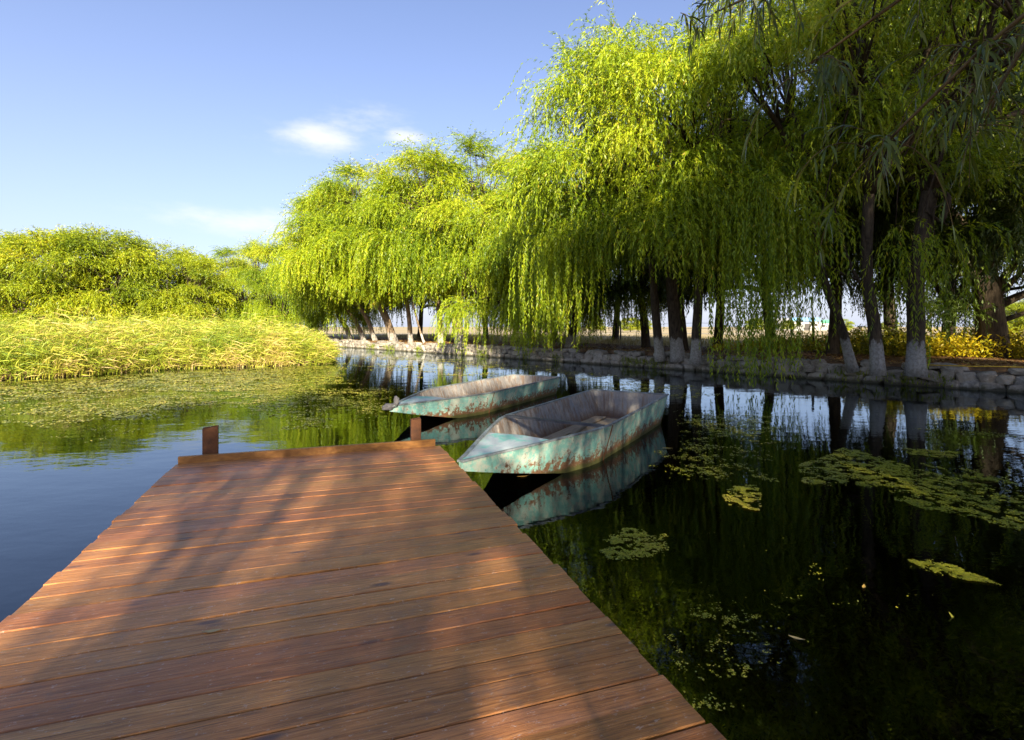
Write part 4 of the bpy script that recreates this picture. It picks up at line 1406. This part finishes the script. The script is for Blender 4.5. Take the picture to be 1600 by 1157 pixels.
# ------------------------------------------------------------------ boats
def boat(name, label, bow, yaw, L, W2, sh, z_bow, z_sh, z_st, cross, seed, roll=0.0):
    """flat bottomed sheet metal boat; local x runs bow to stern, bow tip at x=0"""
    e = empty(name, (bow[0], bow[1], 0), yaw)
    e.rotation_euler = (roll, 0, yaw)
    tag(e, label, 'boat', 'moored metal boats')
    # stations: x, gunwale half width, gunwale z, chine half width, chine z
    st = []
    nst = 22
    for i in range(nst + 1):
        x = L * i / nst
        f = min(1.0, x / sh)
        g = W2 * (1 - (1 - f) ** 1.10) if f < 1 else W2 * (1 - .05 * ((x - sh) / (L - sh)) ** 2)
        gz = z_bow + (z_sh - z_bow) * min(1, x / sh) if x < sh else z_sh + (z_st - z_sh) * (x - sh) / (L - sh)
        cwd = g * (.80 if x > .3 else .75)
        cz = -.07 + (z_bow - .085 + .07) * max(0.0, 1 - x / (sh * .98)) ** 1.25
        st.append((x, max(g, .012), gz, max(cwd, .008), cz))
    vs = []; fs = []; mi = []
    th = .012
    for x, g, gz, c_, cz in st:
        xi = x
        # outer: gunwale L, chine L, chine R, gunwale R ; inner the same, inset
        vs += [(x, -g, gz), (x, -c_, cz), (x, c_, cz), (x, g, gz)]
        gi = max(g - th, .004); ci = max(c_ - th, .003)
        zf = max(cz + .02, .045)
        vs += [(x, -gi, gz), (x, -ci, min(zf, gz - .02)), (x, ci, min(zf, gz - .02)), (x, gi, gz)]
    for i in range(nst):
        a = i * 8; b = a + 8
        for k in range(3):
            fs.append((a + k, a + k + 1, b + k + 1, b + k)); mi.append(0)
            fs.append((b + 4 + k, b + 5 + k, a + 5 + k, a + 4 + k)); mi.append(1)
        fs.append((a, b, b + 4, a + 4)); mi.append(0)
        fs.append((a + 3, a + 7, b + 7, b + 3)); mi.append(0)
    fs.append((0, 3, 2, 1)); mi.append(0)
    a = nst * 8
    fs.append((a, a + 1, a + 2, a + 3)); mi.append(0)          # transom outside
    # transom inside, set a little forward
    xi = L - th
    _, g, gz, c_, cz = st[-1]
    b = len(vs)
    vs += [(xi, -g + th, gz), (xi, -c_ + th, .045), (xi, c_ - th, .045), (xi, g - th, gz)]
    fs.append((b + 3, b + 2, b + 1, b)); mi.append(1)
    fs.append((a, a + 3, b + 3, b)); mi.append(0)
    me = mesh('hull', vs, fs, [M['boat_out'], M['boat_in']], False, mi)
    hull = link('hull', me, e)

    def at(x):
        i = min(int(x / L * nst), nst - 1)
        t_ = x / L * nst - i
        return [st[i][k] * (1 - t_) + st[i + 1][k] * t_ for k in range(5)]
    # gunwale rails
    for sg in (-1, 1):
        mb = MB()
        for i in range(nst):
            p, q = st[i], st[i + 1]
            mb.bar((p[0], sg * (p[1] + .002), p[2] + .006), (q[0] + .004, sg * (q[1] + .002), q[2] + .006), .034, .02)
        mb.build('gunwale', M['gunwale'], e)
    mb = MB()
    mb.bar((L, -st[-1][1] - .015, st[-1][2] + .007), (L, st[-1][1] + .015, st[-1][2] + .007), .036, .022)
    mb.build('stern_rail', M['gunwale'], e)
    # fore deck plate
    xd = sh * .60
    vs = []; fs = []
    nn = 8
    for i in range(nn + 1):
        x = .02 + (xd - .02) * i / nn
        _, g, gz, _, _ = at(x)
        zz = gz + .004 - .02 * (i / nn)
        vs += [(x, -g + .012, zz), (x, 0, zz + .018 * (i / nn)), (x, g - .012, zz)]
        if i:
            a = (i - 1) * 3
            fs += [(a, a + 3, a + 4, a + 1), (a + 1, a + 4, a + 5, a + 2)]
    a = nn * 3
    b = len(vs)
    vs += [(xd, vs[a][1], vs[a][2] - .035), (xd, 0, vs[a + 1][2] - .035), (xd, vs[a + 2][1], vs[a + 2][2] - .035)]
    fs += [(a, b, b + 1, a + 1), (a + 1, b + 1, b + 2, a + 2)]
    link('fore_deck', mesh('fore_deck', vs, fs, [M['boat_deck']]), e)
    # inside ribs and outside weld seams
    for x in np.arange(sh * .8, L - .2, (L - sh) / 4.6):
        for sg in (-1, 1):
            _, g, gz, c_, cz = at(x)
            mb = MB()
            mb.bar((x, sg * (g - .022), gz - .02), (x, sg * (c_ - .022), .05), .03, .022, up=(1, 0, 0))
            mb.build('rib', M['boat_in'], hull)
    for x in (sh * 1.12,):
        for sg in (-1, 1):
            _, g, gz, c_, cz = at(x)
            mb = MB()
            mb.bar((x, sg * (g + .003), gz - .012), (x, sg * (c_ + .003), cz), .006, .02, up=(1, 0, 0))
            mb.build('weld_seam', M['rust'], hull)
    # floor boards
    for k, (x0, x1, y0) in enumerate(((sh * 1.25, L - .35, -.34), (sh * 1.2, L - .3, -.10), (sh * 1.3, L - .4, .14), (sh * 1.22, L - .3, .38))):
        me = plank_mesh('floor_board', x1 - x0, .20, .02, M['oldplank'], 3)
        link('floor_board', me, e, ((x0 + x1) / 2, y0, .078 + .004 * k), (0, 0, .01 * (k - 1)))
    if cross:
        _, g, gz, _, _ = at(sh)
        mb = MB(); mb.bar((sh, -g + .01, gz + .012), (sh + .02, g - .01, gz + .012), .055, .03)
        mb.build('cross_bar', M['dark_bar'], e)
    return e, at


yaw1 = math.atan2(9.25 - 4.95, 2.05 + .49)
BOW1 = (-.49, 4.95)
b1, at1 = boat('metal_boat', 'near flaking turquoise metal boat with a dark cross bar, its bow by the dock corner', BOW1, yaw1, 4.99, .715, 1.95, .38, .455, .50, True, 1)
BOW2 = (-1.98, 8.55)
yaw2 = math.atan2(13.3 - 8.55, .64 + 1.98)
b2, at2 = boat('metal_boat', 'far grey green metal boat with no cross bar, a rag tied on its bow', BOW2, yaw2, 5.35, .70, 1.9, .36, .40, .415, False, 2)
# pole lying inside the near boat
R1 = Matrix.Rotation(yaw1, 3, 'Z')


def loc1(p):
    q = R1 @ Vector(p)
    return (q.x + BOW1[0], q.y + BOW1[1], q.z)


mb = MB()
P0 = loc1((1.15, -.20, .17)); P1 = loc1((3.6, .22, .125))
base = Vector(P0)
mb.tube([Vector(P0) - base, (Vector(P0) * .5 + Vector(P1) * .5) - base + Vector((0, 0, .005)), Vector(P1) - base], [.026, .028, .024], 8)
o = mb.build('wooden_pole', M['oldplank'], None, True); o.location = base
tag(o, 'weathered wooden pole lying along the floor of the near boat', 'pole')
# rag and lashing on the far bow
R2 = Matrix.Rotation(yaw2, 3, 'Z')
q = R2 @ Vector((.02, 0, .0))
e = empty('bow_rag', (BOW2[0] + q.x, BOW2[1] + q.y, .34))
tag(e, 'crumpled grey rag knotted over the bow tip of the far boat', 'rag')
import bmesh as _bm
for nm, sc_, lc, sd_ in (('bundle', (.15, .085, .055), (-.03, 0, .01), 3), ('standing_fold', (.035, .05, .085), (.085, .02, .10), 4)):
    bm = _bm.new(); _bm.ops.create_icosphere(bm, subdivisions=3, radius=1)
    r3 = random.Random(sd_)
    ph = [r3.uniform(0, 6) for _ in range(6)]
    for v_ in bm.verts:
        p = v_.co.copy()
        f_ = 1 + .16 * math.sin(p.x * 5 + ph[0]) * math.cos(p.y * 6 + ph[1]) + .12 * math.sin(p.z * 8 + ph[2] + p.x * 4)
        v_.co = Vector((p.x * sc_[0], p.y * sc_[1], p.z * sc_[2])) * f_
    me = bpy.data.meshes.new(nm); bm.to_mesh(me); bm.free(); me.materials.append(M['cloth'])
    me.polygons.foreach_set('use_smooth', [True] * len(me.polygons))
    link(nm, me, e, lc, (0, 0, yaw2))

# ------------------------------------------------------------------ fence, hose, sheds behind the trees
FP = [(4.5, 42.3), (7.4, 36.0), (10.35, 29.6), (13.3, 23.3)]
fence = empty('wire_fence', (FP[0][0], FP[0][1], 0))
tag(fence, 'dark post and wire fence between the bank and the dry field', 'fence')
for x, y in FP:
    z = float(ground_height(np.array([x]), np.array([y]))[0])
    mb = MB(); mb.tube([(x - FP[0][0], y - FP[0][1], z - .1), (x - FP[0][0] + .03, y - FP[0][1], z + .7), (x - FP[0][0], y - FP[0][1], z + 1.45)], [.06, .052, .05], 8)
    mb.build('fence_post', M['fencepost'], fence, True)
for hgt in (.35, .65, .95, 1.25):
    mb = MB()
    pts_ = []
    for k in range(len(FP) - 1):
        for q in range(5):
            t_ = q / 5
            x = FP[k][0] * (1 - t_) + FP[k + 1][0] * t_; y = FP[k][1] * (1 - t_) + FP[k + 1][1] * t_
            pts_.append((x - FP[0][0], y - FP[0][1], .62 + hgt - .05 * math.sin(math.pi * t_)))
    pts_.append((FP[-1][0] - FP[0][0], FP[-1][1] - FP[0][1], .62 + hgt))
    mb.tube(pts_, .008, 4)
    mb.build('wire', M['wire'], fence)

h0 = Vector(D(1449, 14.4, .60)); 
hp = [D(1440, 14.6, .60), D(1475, 14.3, .60), D(1520, 14.0, .60), D(1570, 13.75, .61), D(1620, 13.55, .60), D(1700, 13.2, .60)]
mb = MB()
mb.tube([Vector(p) - h0 for p in interp_path(hp, 24)], .016, 6)
o = mb.build('garden_hose', M['hose'], None, True); o.location = h0
tag(o, 'yellow hose lying along the bank above the stone wall', 'hose')


def shed(px, d, wd, hgt, roofm, label, lab_roof):
    b = D(px, d, .6)
    e = empty('farm_shed', b, -.2)
    tag(e, label, 'shed', 'sheds across the field')
    mb = MB(); mb.box((-wd / 2, 0, -.2), (wd / 2, wd * .6, hgt)); mb.build('wall', M['shed_wall'], e)
    mb = MB()
    o_ = .3
    y0, y1 = -o_, wd * .6 + o_; x0, x1 = -wd / 2 - o_, wd / 2 + o_; ym = wd * .3; zr = hgt + wd * .16
    mb.add([(x0, y0, hgt), (x1, y0, hgt), (x1, ym, zr), (x0, ym, zr), (x0, y1, hgt), (x1, y1, hgt)], [(0, 1, 2, 3), (3, 2, 5, 4), (0, 3, 4), (1, 5, 2), (0, 4, 5, 1)])
    mb.build('roof', roofm, e)
    mb = MB(); mb.box((-wd * .12, -.04, 0), (wd * .1, -.004, hgt * .75)); mb.build('door', M['shed_dark'], e)
    for sx in (-.33, .3):
        mb = MB(); mb.box((wd * sx - .5, -.03, hgt * .45), (wd * sx + .5, -.004, hgt * .75)); mb.build('window', M['shed_dark'], e)


shed(1262, 150, 7.0, 2.6, M['shed_blue'], 'small pale shed with a blue roof far across the field', '')
shed(1298, 160, 6.0, 2.2, M['shed_green'], 'small shed with a green roof far across the field', '')
shed(1240, 175, 9.0, 2.4, M['shed_wall'], 'low white shed far across the field beside the blue roofed one', '')

# low bushes on the far side of the field
for i, (px, d, sc_) in enumerate([(1315, 95, .22), (985, 105, .26), (1005, 110, .22), (1590, 60, .36), (1625, 62, .42), (930, 120, .3), (1390, 130, .24), (1440, 120, .22), (1230, 140, .25), (1180, 135, .3)]):
    b = D(px, d, .6)
    tm = trunk_mesh([(b[0], b[1], .4), (b[0], b[1], .8), (b[0], b[1], 1.1)], .12, .1, 400 + i)
    where = ['between the leaning and the branched willow', 'in the field gap behind the three stems, lower one', 'in the field gap behind the three stems, higher one', 'behind the weeds at the frame edge',
             'beyond the weeds just past the frame edge', 'behind the drooping strands of the shaded willow', 'between the branched and the thickest willow', 'right behind the thickest willow', 'close to the far sheds', 'behind the trailing curtain'][i]
    plant('field_bush', b, (b[0], b[1], 1.1), tm, FAR_A, 'distant green bush across the field ' + where, 'bush', 'bushes across the field', i * 1.1, (sc_ * 1.5, sc_ * 1.5, sc_), 'bark')
